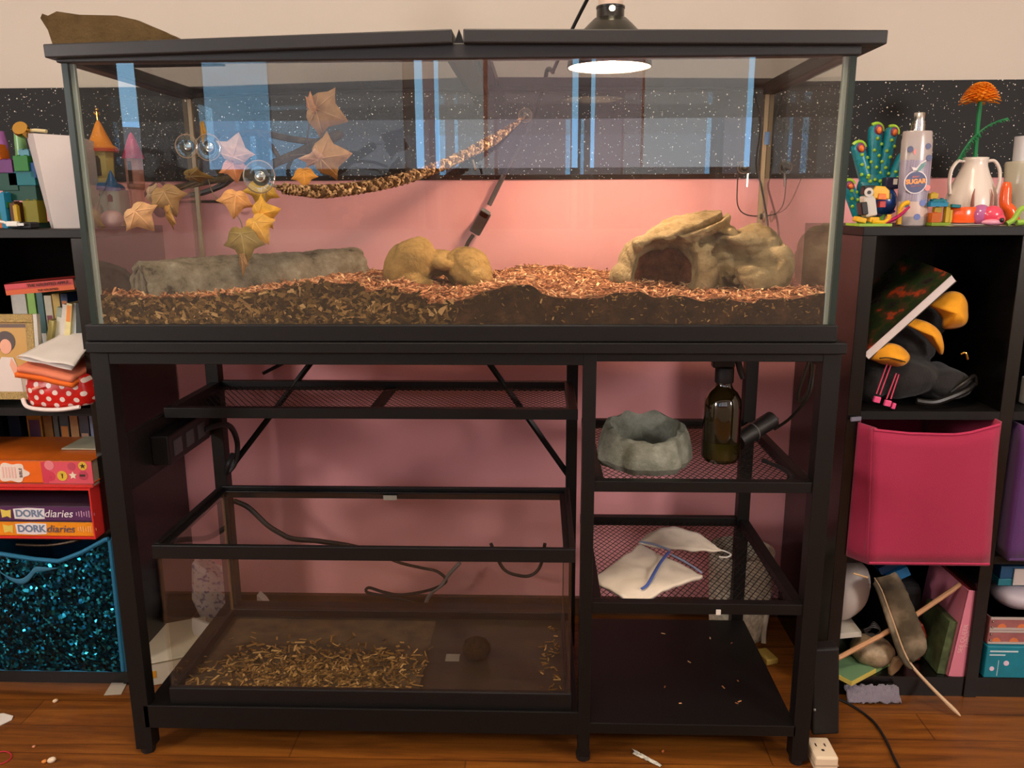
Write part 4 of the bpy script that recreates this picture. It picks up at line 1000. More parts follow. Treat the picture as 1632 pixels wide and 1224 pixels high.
MB().lathe([(.012, 0), (.013, .004), (.011, .05), (.009, .085), (.001, .086)], 16, Matrix.Translation((-.932, .38, TP+.12))).build('green_tube', M_('pale_green_plastic', (120, 170, 110), .3), r, smooth=True)
MB().lathe([(.012, 0), (.014, .03), (.010, .055), (.001, .056)], 16, Matrix.Translation((-.968, .37, TP+.138))).build('lilac_tube', M_('lilac_plastic', (150, 90, 160), .3), r, smooth=True)
r = thing('usb_cable', 'white cable with a metal plug on the left shelf top', 'cable', (-.90, .26, TP))
MB().tube(smooth_path([(-1.0, .24, TP+.004), (-.965, .245, TP+.006), (-.935, .25, TP+.014), (-.912, .255, TP+.014), (-.902, .255, TP+.011)]), .0026, 8).build('cord', WHT, r, smooth=True)
MB().box((-.890, .256, TP+.010), (.022, .012, .010), (0, 0, .1)).build('plug', WHT, r, bevel=.002)
MB().box((-.874, .2575, TP+.009), (.013, .010, .005), (0, 0, .1)).build('metal_tip', SILV, r)
MB().b(-.90, -.858, .262, .29, TP+.0003, TP+.013).build('black_charger', CORD, None, bevel=.003)
tag(bpy.data.objects['black_charger'], 'small black charger block behind the white cable plug', 'charger')

# toy castle ---------------------------------------------------------------
r = thing('toy_castle', 'toy castle with orange, pink and blue tower roofs on the left shelf', 'toy', (-.78, .43, TP))
CW = {'cream': M_('toy_cream', (212, 190, 110), .5), 'or': M_('toy_orange_roof', (230, 140, 30), .4), 'red': M_('toy_red_trim', (206, 80, 40), .4), 'bl': M_('toy_blue_roof', (36, 110, 170), .3), 'mint': M_('toy_mint_wall', (176, 206, 190), .5), 'pk': M_('toy_pink_roof', (196, 50, 100), .35), 'pp': M_('toy_peach_tower', (216, 150, 130), .5), 'dk': M_('toy_window_hole', (70, 56, 40), .7), 'yl': M_('toy_yellow_base', (214, 190, 100), .5), 'tl': M_('toy_teal_arch', (110, 160, 150), .5)}
cx, cy = -.792, .43
T = lambda x, y, z: Matrix.Translation((x, y, z))
MB().lathe([(.024, 0), (.024, .016), (.022, .018), (.026, .072), (.026, .078), (.001, .078)], 8, T(cx, cy, TP+.083)).build('main_tower', CW['cream'], r)
MB().lathe([(.034, 0), (.033, .006), (.024, .012), (.014, .034), (.006, .054), (.001, .062)], 24, T(cx, cy, TP+.158)).build('tower_roof', CW['or'], r, smooth=True)
MB().lathe([(.035, 0), (.0355, .006), (.030, .008), (.001, .008)], 24, T(cx, cy, TP+.155)).build('roof_trim', CW['red'], r)
m = MB(); m.tube([(cx, cy, TP+.218), (cx, cy, TP+.236)], .0015, 6); m.tube([(cx-.006, cy, TP+.234), (cx, cy, TP+.228), (cx+.006, cy, TP+.234)], .0018, 6).ball((cx, cy, TP+.240), .003, 8, 6).build('finial', GOLD, r)
m = MB(); m.prism([(cx-.009, TP+.105), (cx+.009, TP+.105), (cx+.009, TP+.139), (cx+.005, TP+.146), (cx-.005, TP+.146), (cx-.009, TP+.139)], cy-.0268, cy-.024).build('tower_window', CW['dk'], r)
MB().b(-.832, -.752, .40, .455, TP+.012, TP+.078).build('castle_wall', CW['mint'], r, bevel=.004)
MB().lathe([(.040, 0), (.042, .004), (.036, .012), (.026, .016), (.001, .016)], 24, T(cx+.0, cy-.004, TP+.076)).build('wall_roof', CW['bl'], r, smooth=True)
MB().lathe([(.016, 0), (.016, .006), (.009, .022), (.003, .038), (.001, .042)], 20, T(-.762, .402, TP+.074)).build('turret_roof', CW['bl'], r, smooth=True)
MB().lathe([(.013, 0), (.013, .074), (.001, .074)], 16, T(-.762, .402, TP+.002)).build('turret', CW['mint'], r, smooth=True)
m = MB(); m.prism([(-.828+.0, TP+.008), (-.784, TP+.008)]+[(-.806+.022*math.cos(g), TP+.034+.020*math.sin(g)) for g in [PI*i/10 for i in range(11)]], .3975, .400).build('arch', CW['tl'], r)
m = MB(); m.prism([(-.818, TP+.01), (-.792, TP+.01), (-.79, TP+.034), (-.805, TP+.045), (-.82, TP+.034)], .3955, .3975).build('inner_arch', CW['pp'], r)
m = MB()
for x in (-.813, -.793): m.prism([(x, TP+.060), (x+.0055, TP+.0665), (x+.003, TP+.070), (x, TP+.068), (x-.003, TP+.070), (x-.0055, TP+.0665)], .398, .400)
m.prism([(-.767, TP+.052), (-.757, TP+.052), (-.757, TP+.064), (-.762, TP+.068), (-.767, TP+.064)], .3885, .390)
m.build('wall_windows', CW['dk'], r)
MB().b(-.832, -.760, .385, .46, TP+.0003, TP+.012).build('castle_base', CW['yl'], r, bevel=.003)
MB().lathe([(.0165, 0), (.0165, .02), (.0145, .03), (.0145, .072), (.018, .082), (.018, .143), (.001, .143)], 10, T(-.729, .44, TP+.0005)).build('side_tower', CW['pp'], r)
MB().lathe([(.022, 0), (.020, .008), (.010, .036), (.004, .050), (.001, .054)], 20, T(-.729, .44, TP+.141)).build('side_tower_roof', CW['pk'], r, smooth=True)
m = MB(); m.b(-.7345, -.7265, .4215, .424, TP+.090, TP+.136).build('side_tower_window', CW['dk'], r)
o = MB().ball((-.752, .37, TP+.0175), (.024, .018, .0175), 20, 12).build('pale_ball', M_('pale_pink_plush', (216, 184, 176), .8), smooth=True); tag(o, 'pale rounded lump in front of the toy castle', 'toy')
# ------------------------------------------------------------------ right shelf top
r = thing('coral_toy', 'hand shaped teal coral toy covered in green studs on the right shelf', 'toy', (.80, .37, TP))
TQ = M_('toy_turquoise', (18, 124, 140), .35, var=.25, vs=220); LIME = M_('toy_lime_stud', (150, 190, 50), .35); NP = M_('toy_purple_nail', (110, 46, 90), .4); NO = M_('toy_orange_nail', (222, 110, 40), .35)
m = MB(); s1 = MB(); s2 = MB(); s3 = MB()
def finger(a, b_, ra, rb, nail=True):
    a, b_ = Vector(a), Vector(b_); d = (b_-a).normalized()
    m.tube([a, a.lerp(b_, .33), a.lerp(b_, .66), b_, b_+d*rb*.5, b_+d*rb*.85], [ra, (ra*2+rb)/3, (ra+2*rb)/3, rb, rb*.85, rb*.35], 14)
    side = d.cross(Vector((0, 1, 0)))
    for k in range(7):
        t = .1+.12*k; o = ((k*7) % 5-2)*.35
        s1.ball(a.lerp(b_, t)+side*lerp(ra, rb, t)*o+Vector((0, -lerp(ra, rb, t)*math.sqrt(max(.1, 1-o*o)), 0)), .0036, 8, 6)
    s1.tube([b_+side*rb*.9*math.cos(g)+d*(rb*.9*math.sin(g))+Vector((0, -.003, 0)) for g in [lerp(.9, PI+.2, i/8) for i in range(9)]], .0045, 6)
    s2.ball(b_+Vector((.002, -rb*.85, 0)), (rb*.62, .004, rb*.78), 14, 8, (0, math.atan2(d.x, d.z), 0))
    s3.ball(b_+Vector((.002, -rb*.85-.0035, -.001)), (rb*.38, .004, rb*.5), 12, 8, (0, math.atan2(d.x, d.z), 0))
finger((.790, .37, 1.045), (.764, .37, 1.117), .013, .0135)
finger((.800, .37, 1.06), (.795, .37, 1.151), .013, .0135)
finger((.815, .37, 1.06), (.826, .37, 1.147), .0125, .0125)
finger((.825, .37, 1.03), (.852, .365, 1.098), .013, .012)
finger((.775, .365, .99), (.747, .362, 1.045), .013, .012)
m.ball((.803, .372, 1.035), (.034, .02, .045), 20, 12); m.ball((.80, .372, .99), (.03, .02, .03), 16, 10)
for k in range(16): s1.ball((.775+.058*random.random(), .349+.004*random.random(), 1.0+.065*random.random()), .0038, 8, 6)
m.build('coral_body', TQ, r, smooth=True); s1.build('lime_studs', LIME, r, smooth=True); s2.build('nail_rims', NP, r, smooth=True); s3.build('nail_centres', NO, r, smooth=True)
r = thing('toy_bird', 'yellow beaked toy brick bird with white body on the right shelf', 'toy', (.765, .29, TP))
TW = M_('toy_white', (214, 206, 196), .35); TB_ = M_('toy_black', (34, 30, 30), .3); TY = M_('toy_yellow', (232, 178, 30), .3); TG = M_('toy_green', (104, 160, 50), .35); TO = M_('toy_orange_beak', (236, 120, 24), .3)
MB().b(.738, .80, .262, .33, TP+.0003, TP+.005).build('base_plate', LIME, r)
MB().box((.764, .292, TP+.038), (.022, .026, .040), (0, -.2, 0)).build('body', TW, r, bevel=.003)
MB().box((.752, .289, TP+.033), (.012, .026, .024), (0, -.2, 0)).build('wing', TB_, r, bevel=.002)
MB().box((.763, .292, TP+.067), (.026, .022, .018)).build('head', TB_, r, bevel=.003)
MB().prism([(.766, TP+.052), (.798, TP+.050), (.797, TP+.066), (.788, TP+.074), (.770, TP+.075), (.765, TP+.066)], .279, .303).build('beak', TY, r, bevel=.002)
MB().prism([(.775, TP+.050), (.792, TP+.049), (.79, TP+.060), (.776, TP+.061)], .2775, .304).build('beak_stripe', TO, r, bevel=.001)
MB().b(.7975, .803, .281, .301, TP+.050, TP+.061).build('beak_tip', TB_, r, bevel=.001)
MB().lathe([(.0085, 0), (.0085, .003), (.001, .003)], 18, Matrix.Translation((.757, .2785, TP+.063)) @ Matrix.Rotation(PI/2, 4, 'X')).build('eye', TW, r)
MB().lathe([(.0035, 0), (.0035, .0012), (.001, .0012)], 12, Matrix.Translation((.757, .2755, TP+.063)) @ Matrix.Rotation(PI/2, 4, 'X')).build('pupil', TB_, r)
MB().box((.747, .284, TP+.012), (.020, .02, .010), (0, .25, 0)).build('tail', TY, r, bevel=.002)
MB().box((.772, .284, TP+.012), (.018, .02, .010)).build('foot', TY, r, bevel=.002)
MB().box((.788, .29, TP+.041), (.012, .012, .012)).build('red_brick', M_('toy_red', (190, 40, 30), .35), r, bevel=.001)
MB().tube(smooth_path([(.768, .275, TP+.009), (.785, .272, TP+.007), (.796, .272, TP+.012), (.797, .272, TP+.022)]), .004, 8).build('yellow_claw', TY, r, smooth=True)
r = thing('toy_figure', 'glossy blue toy figure standing between the brick bird and the spray bottle', 'toy', (.815, .33, TP))
BL2 = M_('toy_blue', (24, 66, 140), .25, coat=.3); DB = M_('toy_navy', (30, 26, 54), .35)
MB().ball((.808, .332, TP+.047), (.026, .02, .028), 18, 12).build('body', BL2, r, smooth=True)
MB().b(.805, .831, .322, .342, TP+.07, TP+.092).b(.808, .817, .320, .33, TP+.062, TP+.071).build('head', DB, r, bevel=.002)
MB().b(.8195, .827, .3205, .3225, TP+.078, TP+.089).build('face_print', TW, r)
MB().prism([(.778, TP+.022), (.81, TP+.016), (.832, TP+.026), (.826, TP+.034), (.79, TP+.030)], .325, .338).build('purple_belly', M_('toy_purple', (74, 56, 124), .35), r, bevel=.002)
MB().tube(smooth_path([(.782, .335, TP+.002), (.80, .33, TP+.002), (.812, .33, TP+.03)]), .006, 8).build('leg', TG, r)
o = MB().tube(smooth_path([(.786, .275, TP+.004), (.804, .272, TP+.012), (.818, .27, TP+.022), (.832, .27, TP+.036)]), [.005, .0075, .0065, .004], 8, flat=.5).build('magenta_feather_brick', M_('toy_magenta', (176, 30, 90), .35), smooth=True); tag(o, 'curved magenta toy plume lying in front of the blue toy figure', 'toy')
o = MB().tube(smooth_path([(.822, .285, TP+.003), (.823, .287, TP+.03), (.829, .287, TP+.041), (.838, .287, TP+.044)]), .0046, 8).build('yellow_bent_brick', TY, smooth=True); tag(o, 'bent yellow toy piece right beside the foot of the spray bottle', 'toy')

# body mist bottle ------------------------------------------------------
r = thing('spray_bottle', 'pale lavender body mist bottle with a round navy SUGAR label', 'bottle', (.852, .30, TP))
BM_ = Matrix.Translation((.8545, .305, TP+.0006)) @ Euler((0, .0, 0)).to_matrix().to_4x4() @ Matrix.Shear('XY', 4, (0, 0)) 
BM_ = Matrix.Translation((.8545, .305, TP+.0006)) @ Matrix(((1, 0, -.03, 0), (0, 1, 0, 0), (0, 0, 1, 0), (0, 0, 0, 1))) @ Matrix.Diagonal((1, .62, 1, 1))
def mist_mat():
    m, nt, p = nodes('frosted_lavender_plastic'); g = N(nt, 'ShaderNodeNewGeometry')
    ck = N(nt, 'ShaderNodeTexChecker', i_Scale=420.0); mp = N(nt, 'ShaderNodeMapping'); mp.inputs['Rotation'].default_value = (0, .78, 0); nt.links.new(g.outputs['Position'], mp.inputs['Vector']); nt.links.new(mp.outputs[0], ck.inputs['Vector'])
    ck.inputs[1].default_value = tuple(lin((172, 160, 172)))+(1,); ck.inputs[2].default_value = tuple(lin((132, 126, 150)))+(1,)
    nt.links.new(ck.outputs[0], p.inputs['Base Color']); p.inputs['Roughness'].default_value = .3; return m
mist = mist_mat(); pale = M_('mist_pale_band', (206, 180, 168), .35); clearb = M_('mist_clear_shoulder', (178, 166, 162), .2)
m = MB()
m.mat(1).lathe([(.001, 0), (.0275, 0), (.029, .003), (.029, .017)], 40, BM_, cap=False).mat(2).lathe([(.029, .017), (.029, .045)], 40, BM_, cap=False).mat(0).lathe([(.029, .045), (.029, .122)], 40, BM_, cap=False).mat(1).lathe([(.029, .122), (.0288, .158), (.0275, .163), (.0275, .172), (.026, .175), (.001, .1755)], 40, BM_, cap=False)
m.build('bottle_body', [mist, clearb, pale], r, smooth=True)
MB().lathe([(.0128, 0), (.0128, .012), (.012, .0125), (.012, .018), (.0102, .0185), (.0102, .032), (.009, .0335), (.001, .0335)], 28, Matrix.Translation((.8495, .305, TP+.1755))).build('sprayer', SILV, r, smooth=True)
yb = .2866
NAVY = M_('print_navy', (52, 56, 104), .4); WHP = M_('print_white', (226, 214, 214), .4); ORP = M_('print_orange', (240, 150, 60), .4); TLP = M_('print_leaf', (78, 128, 124), .4); PKP = M_('print_pink', (222, 130, 124), .4); BLP = M_('print_blue', (88, 104, 170), .4)
def pdisc(mb, cx, cz, rr, y, n=28, sx=1): mb.prism([(cx+sx*rr*math.cos(2*PI*i/n), cz+rr*math.sin(2*PI*i/n)) for i in range(n)], y, y+.0012)
lx, lz = .8465, TP+.0815
mb = MB(); pdisc(mb, lx, lz, .0215, yb-.0002); mb.prism([(lx-.006, lz+.02), (lx+.004, lz+.02), (lx+.014, lz+.029), (lx+.016, lz+.041), (lx+.006, lz+.035), (lx-.001, lz+.026), (lx-.01, lz+.028)], yb-.0002, yb+.001); mb.build('label_border', WHP, r)
mb = MB(); pdisc(mb, lx, lz, .0195, yb-.0008); mb.build('label_disc', NAVY, r)
MB().prism([(lx+.001, lz+.019), (lx+.006, lz+.021), (lx+.0135, lz+.029), (lx+.0148, lz+.038), (lx+.007, lz+.033), (lx+.001, lz+.024)], yb-.0008, yb).build('label_leaf', TLP, r)
text('SUGAR', .0118, (lx, yb-.0012, lz+.001), (PI/2, -.06, 0), ORP, r, bold=.0006)
text('BERRY', .0045, (lx-.001, yb-.0012, lz+.0098), (PI/2, -.06, 0), M_('print_coral', (220, 130, 120), .4), r)
text('BODY MIST', .0036, (lx+.001, yb-.0012, lz-.0075), (PI/2, -.06, 0), M_('print_coral2', (200, 120, 120), .4), r)
mb = MB()
for cx, cz, c in ((.864, TP+.147, 0), (.868, TP+.126, 0), (.8315, TP+.142, 0), (.834, TP+.040, 0)): pdisc(mb, cx-.0, cz, .0055, yb+.0012)
mb.build('fruit_print_navy', NAVY, r)
mb = MB()
for cx, cz in ((.843, TP+.137), (.8705, TP+.071), (.831, TP+.03)): pdisc(mb, cx, cz, .0055, yb+.0012)
mb.build('fruit_print_pink', PKP, r)
mb = MB()
for cx, cz in ((.864, TP+.043), (.856, TP+.017)): pdisc(mb, cx, cz, .0060, yb-.0001)
mb.build('fruit_print_blue', BLP, r)

# little brick stall -----------------------------------------------------
r = thing('toy_stall', 'tiny yellow and blue toy brick stall right of the spray bottle', 'toy', (.90, .29, TP))
for q in [(.897, .29, TP+.0003, .036, .03, .006, 'lime'), (.888, .285, TP+.0065, .018, .018, .018, 'orange'), (.910, .285, TP+.0065, .008, .012, .034, 'yellow'), (.895, .292, TP+.025, .014, .012, .010, 'yellow'), (.892, .288, TP+.036, .034, .02, .008, 'aqua'), (.894, .29, TP+.044, .026, .016, .006, 'teal'), (.885, .292, TP+.051, .014, .012, .010, 'yellow')]:
    brick(*q, r)
r = thing('vase', 'white tulip shaped vase with two handles holding the orange flower', 'vase', (1.005, .39, TP))
VW = M_('vase_white', (226, 214, 202), .3, coat=.2)
vm = Matrix.Translation((1.006, .39, TP+.0006))
def petals(g, z): return 1+.10*max(0, 1-z/.10)*(abs(math.cos(2.0*(g-PI/2)))**.6-.55)*1.3
MB().lathe([(.001, .0), (.030, .0), (.038, .006), (.046, .022), (.0475, .04), (.045, .058), (.038, .078), (.029, .098), (.0235, .114), (.0225, .124), (.0245, .130), (.0215, .131), (.020, .124), (.02, .06), (.001, .055)], 72, vm, petals).build('vase_body', VW, r, smooth=True, angle=180)
for s in (-1, 1):
    MB().tube(smooth_path([(1.006+s*.023, .388, TP+.124), (1.006+s*.036, .386, TP+.124), (1.006+s*.047, .385, TP+.108), (1.006+s*.0495, .384, TP+.085), (1.006+s*.046, .384, TP+.060)]), .0042, 9, flat=.8).build('handle', VW, r, smooth=True)
m = MB()
for s in (-1, 1): m.tube([(1.0045+s*.0155, .3465, TP+.070), (1.0045+s*.0185, .3435, TP+.058), (1.0045+s*.0185, .3430, TP+.040), (1.0045+s*.015, .3440, TP+.018)], [.0006, .0022, .0036, .0028], 8, flat=.6)
m.build('petal_gap', M_('vase_gap', (150, 92, 76), .5), r)
r = thing('artificial_flower', 'orange marigold with a green stem standing in the white vase', 'flower', (1.0, .39, TP+.12))
GRN = M_('plastic_green', (26, 122, 70), .45)
MB().tube(smooth_path([(1.006, .39, TP+.06), (1.005, .39, TP+.13), (1.002, .388, TP+.18), (1.0, .385, TP+.24)]), .0042, 8).build('stem', GRN, r, smooth=True)
def frond(pts, w, n=26):
    m = MB(); P = smooth_path(pts, 8); m.tube(P, .0016, 6)
    for i in range(n):
        p = P[int(i/(n-1)*(len(P)-1))]
        for s in (-1, 1):
            m.tube([p, p+Vector((s*w*random.uniform(.5, 1), random.uniform(-.006, .0), -w*.9+random.uniform(-.002, .002)))], [.0011, .0005], 4)
    return m
frond([(1.003, .385, TP+.178), (.988, .38, TP+.165), (.974, .376, TP+.145), (.966, .374, TP+.13)], .007).build('frond', GRN, r)
frond([(1.003, .385, TP+.178), (1.02, .382, TP+.192), (1.038, .38, TP+.200), (1.054, .38, TP+.205)], .004, 16).build('frond', GRN, r)
m = MB(); fc = Vector((.999, .385, TP+.259))
for k in range(150):
    t = k/150; a = k*2.399; rr = .033*math.sqrt(1-t)*1.0; zz = -.016+.026*t**.7-.008*(1-t)
    d = Vector((math.cos(a), math.sin(a), 0)); base = fc+d*rr*.5+Vector((0, 0, zz)); tip = fc+d*(rr+.005)+Vector((0, 0, zz+.004-.006*(1-t)))
    sd_ = Vector((-d.y, d.x, 0))*random.uniform(.003, .0055); up = Vector((0, 0, .002))
    mid = base.lerp(tip, .65)+up
    m.add([base-sd_*.3, base+sd_*.3, mid+sd_, tip+sd_*.5, tip-sd_*.5, mid-sd_], [(0, 1, 2, 5), (5, 2, 3, 4)])
m.ball(fc+Vector((0, 0, -.008)), (.024, .022, .014), 14, 8)
m.build('petals', island_mat('marigold_petals', [(0, (232, 116, 14)), (.6, (244, 146, 26)), (1, (250, 172, 60))], .6), r, solid=.0008)
o = MB(); o.lathe([(.018, 0), (.031, .0), (.033, .004), (.033, .026), (.031, .029), (.022, .030), (.001, .0302)], 36, Matrix.Translation((.945, .30, TP+.006)) @ Matrix.Diagonal((1, .75, 1, 1))); r = thing('orange_case', 'glossy orange oval case with a teal tag lying before the vase', 'box', (.945, .30, TP))
o.build('case', M_('glossy_orange', (236, 88, 26), .2, coat=.4), r, smooth=True)
MB().box((.921, .278, TP+.037), (.017, .012, .006), (0, .1, 0)).build('teal_tag', BM['teal'], r, bevel=.001)
MB().b(.9135, .918, .278, .284, TP+.0065, TP+.03).build('yellow_edge', BM['yellow'], r)
for k, (x0, x1, y0, y1, z, lab, c) in enumerate([(.905, 1.03, .262, .36, .0005, 'lowest loose sheet under the orange case', (196, 190, 150)), (.915, 1.00, .258, .35, .003, 'upper loose sheet under the orange case', (214, 206, 200))]):
    o = sheet('loose_sheet', [(x0, y0, TP+z), (x1, y0+.006, TP+z), (x1, y1, TP+z), (x0, y1, TP+z)], M_('sheet', c, .8), None, .0008, .0006, k); tag(o, lab, 'paper')
r = thing('toy_fish', 'pink and purple toy sea creature with a black eye on the right shelf', 'toy', (.985, .27, TP))
MB().ball((.974, .285, TP+.021), (.018, .018, .019), 20, 12).build('purple_dome', M_('toy_violet', (176, 96, 150), .2, coat=.4), r, smooth=True)
MB().ball((.990, .275, TP+.020), (.020, .017, .018), 20, 12).ball((.999, .268, TP+.012), (.012, .012, .0115), 14, 10).build('pink_body', M_('toy_hot_pink', (224, 70, 96), .25, coat=.3), r, smooth=True)
MB().ball((.999, .256, TP+.011), (.0045, .003, .0045), 12, 8).build('eye', TB_, r, smooth=True)
MB().ball((.985, .262, TP+.007), (.020, .008, .006), 16, 8).build('pale_fin', M_('toy_pale_pink', (226, 150, 170), .3), r, smooth=True)
o = MB().tube(smooth_path([(1.064, .335, TP+.008), (1.056, .335, TP+.028), (1.047, .338, TP+.04), (1.046, .34, TP+.07), (1.047, .34, TP+.082)]), [.012, .0115, .0105, .0105, .009, .006], 14).build('orange_tube', M_('orange_gloss', (236, 92, 30), .25, coat=.3), smooth=True); tag(o, 'bent glossy orange tube standing near the right picture edge', 'toy')
r = thing('drinking_cup', 'translucent pale tumbler with a white top at the right picture edge', 'cup', (1.10, .38, TP))
MB().lathe([(.001, 0), (.026, .0005), (.031, .06), (.035, .118), (.033, .122), (.001, .122)], 32, Matrix.Translation((1.098, .38, TP+.0005))).build('cup_body', M_('pale_tumbler', (176, 170, 150), .25), r, smooth=True)
MB().lathe([(.022, .122), (.023, .17), (.001, .171)], 24, Matrix.Translation((1.098, .38, TP+.0005))).build('cup_top', M_('tumbler_top', (206, 204, 206), .3), r, smooth=True)
o = MB().tube(smooth_path([(1.012, .262, TP+.004), (1.024, .262, TP+.012), (1.032, .262, TP+.028), (1.044, .264, TP+.034), (1.06, .265, TP+.03)]), .005, 8).tube(smooth_path([(1.03, .262, TP+.006), (1.05, .262, TP+.008), (1.07, .262, TP+.014)]), .0055, 8).build('lime_toy_plant', M_('lime_soft', (150, 190, 70), .4), smooth=True); tag(o, 'lime green curling toy piece in front of the orange tube', 'toy')

# ------------------------------------------------------------------ right shelf, top cubby
JB = M_('black_knit', (26, 24, 24), .9, sheen=.1, bump=.5, bs=300); JY = M_('yellow_lining', (226, 152, 10), .8, sheen=.1, var=.1, vs=40)
r = thing('jacket', 'crumpled black jacket with yellow lining stuffed in the right top cubby', 'jacket', (.88, .36, S1))
def jd(p): return .009*noise.noise(p*14)+.005*noise.noise(p*34+Vector((3, 1, 0)))
blob('jacket_body', [((.86, .34, .672), (.082, .10, .052), (0, .1, 0)), ((.945, .34, .655), (.062, .09, .036), (0, .1, 0)), ((.875, .36, .735), (.07, .08, .040), (0, .45, 0)), ((.93, .40, .775), (.05, .06, .04), (0, .4, 0)), ((.800, .30, .66), (.026, .05, .04), (0, 0, 0))], .0045, JB, r, jd, None, S1+.001)
def cres(name, pts, rad, flat=.5, mat=JY):
    return MB().tube(smooth_path(pts, 8), rad, 12, flat=flat).build(name, mat, r, smooth=True, angle=180)
def flap(name, poly, y, dy, seed):
    """puffy cloth flap: outline in x,z bulging towards the room"""
    cx = sum(p[0] for p in poly)/len(poly); cz = sum(p[1] for p in poly)/len(poly)
    P = [q for q in smooth_path([(x, 0, z) for x, z in poly]+[(poly[0][0], 0, poly[0][1])], 6)][:-1]
    n = len(P); vs = []; K = 7
    for k in range(K+1):
        t = k/K
        for p in P:
            b_ = math.cos(t*PI/2)
            x = lerp(cx, p.x, t); z = lerp(cz, p.z, t)
            vs.append((x, y-dy*b_+.006*noise.noise((x*40+seed, z*40, seed)), z))
    fs = [(k*n+i, k*n+(i+1) % n, (k+1)*n+(i+1) % n, (k+1)*n+i) for k in range(K) for i in range(n)]
    o = MB().add(vs, fs).build(name, JY, r, smooth=True, angle=180, solid=.004)
    return o
flap('hood_lining', [(.893, .818), (.925, .840), (.952, .838), (.968, .815), (.970, .782), (.950, .771), (.928, .772), (.924, .79), (.912, .806)], .285, .032, 2)
flap('front_lining', [(.836, .787), (.860, .791), (.89, .782), (.912, .765), (.921, .738), (.921, .722), (.908, .735), (.893, .752), (.868, .772)], .268, .026, 5)
flap('cuff_lining', [(.777, .716), (.792, .738), (.812, .745), (.835, .738), (.850, .722), (.845, .708), (.828, .702), (.80, .707), (.788, .712)], .250, .03, 9)
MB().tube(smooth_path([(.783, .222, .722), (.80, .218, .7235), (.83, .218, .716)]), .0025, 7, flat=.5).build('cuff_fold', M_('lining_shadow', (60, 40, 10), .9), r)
PKS = M_('pink_strap_edge', (206, 70, 100), .7); PKE = M_('pink_strap_end', (226, 80, 130), .5)
m = MB()
for a, b_ in (((.805, .237, .708), (.788, .232, .650)), ((.812, .237, .705), (.795, .232, .648)), ((.824, .236, .69), (.808, .231, .640)), ((.829, .236, .688), (.816, .231, .640))): m.tube([a, b_], .0013, 6)
m.build('drawstring', PKS, r)
for c in ((.7895, .231, .639), (.810, .230, .632), (.823, .232, .626)): MB().box(c, (.013 if c[0] < .82 else .007, .007, .012), (0, .2, 0)).build('drawstring_end', PKE, r, bevel=.0015)
o = MB().tube(smooth_path([(.87, .24, .634), (.90, .236, .632), (.93, .24, .640), (.965, .25, .652), (.99, .27, .662), (1.0, .30, .655), (.98, .30, .640)]), .0065, 8).tube(smooth_path([(.94, .25, .65), (.96, .245, .67), (.985, .26, .68), (.995, .27, .66)]), .004, 8).build('wire_bundle', M_('dull_black_cable', (24, 22, 20), .35), smooth=True); tag(o, 'tangle of black cable lying right of the jacket in the top cubby', 'cable')
o = MB().tube(smooth_path([(.959, .268, .722), (.966, .265, .725), (.972, .266, .712)]), .0022, 8).build('gold_zip_pull', GOLD, smooth=True); tag(o, 'tiny gold hook glinting right of the yellow jacket lining', 'hook')
r = thing('magazine', 'thick glossy picture book slanting across the top of the jacket', 'book', (.85, .27, .79))
MM = Matrix.Translation((.772, .244, .716)) @ Euler((.0, -.79, 0)).to_matrix().to_4x4() @ Euler((.26, 0, 0)).to_matrix().to_4x4()
MB().b(0, .212, 0, .15, 0, .0175, MM).build('pages', M_('white_pages', (222, 212, 208), .7, var=.03, vs=300), r)
def cover_mat():
    m, nt, p = nodes('busy_cover_print'); g = N(nt, 'ShaderNodeNewGeometry')
    n = N(nt, 'ShaderNodeTexNoise', i_Scale=24.0, i_Detail=5.0); nt.links.new(g.outputs['Position'], n.inputs['Vector'])
    q = ramp(nt, [(.3, lin((34, 30, 26))), (.42, lin((52, 46, 40))), (.5, lin((40, 60, 30))), (.6, lin((80, 58, 40))), (.66, lin((190, 70, 34))), (.74, lin((90, 80, 60)))]); nt.links.new(n.outputs['Fac'], q.inputs[0]); nt.links.new(q.outputs[0], p.inputs['Base Color']); p.inputs['Roughness'].default_value = .25; return m
MB().b(-.001, .213, -.001, .151, .0176, .019, MM).build('cover', cover_mat(), r)
MB().b(-.001, .213, -.001, .151, -.0014, -.0001, MM).build('back_cover', M_('dark_back', (50, 44, 40), .4), r)

# ------------------------------------------------------------------ right shelf, bins
def fabric_bin(foot, z0, ztop, mats, label, lip):
    r = thing('storage_bin', label, 'bin', (foot[0][0], foot[0][1], z0))
    n = len(foot); m = MB(); K = 14; S = 10
    for i in range(n):
        a, b_ = foot[i], foot[(i+1) % n]
        def fn(u, v, a=a, b_=b_, i=i):
            x, y = lerp(a[0], b_[0], u), lerp(a[1], b_[1], u)
            zt = ztop(x, y)
            bow = .004*math.sin(PI*u)*math.sin(PI*v)
            x += (-.0155*v if y < .19 else 0)
            return Vector((x, y-(bow if i == 0 else 0), lerp(z0, zt, v)))
        m.grid(fn, K, S)
    m.add([(x, y, z0) for x, y in foot], [tuple(range(n))])
    m.build('bin_fabric', mats, r, smooth=True, angle=30, solid=.003)
    def top(i, k): 
        a, b_ = foot[i], foot[(i+1) % n]; x, y = lerp(a[0], b_[0], k/K), lerp(a[1], b_[1], k/K); return Vector((x-(.0155 if y < .19 else 0), y-.001, ztop(x, y)))
    m = MB(); m.tube([top(0, k) for k in range(K+1)], .0026, 7)
    m.tube([Vector((x, y, z0+.003)) for x, y in (foot[0], foot[1])], .003, 7).build('piping', lip, r, smooth=True)
    return r
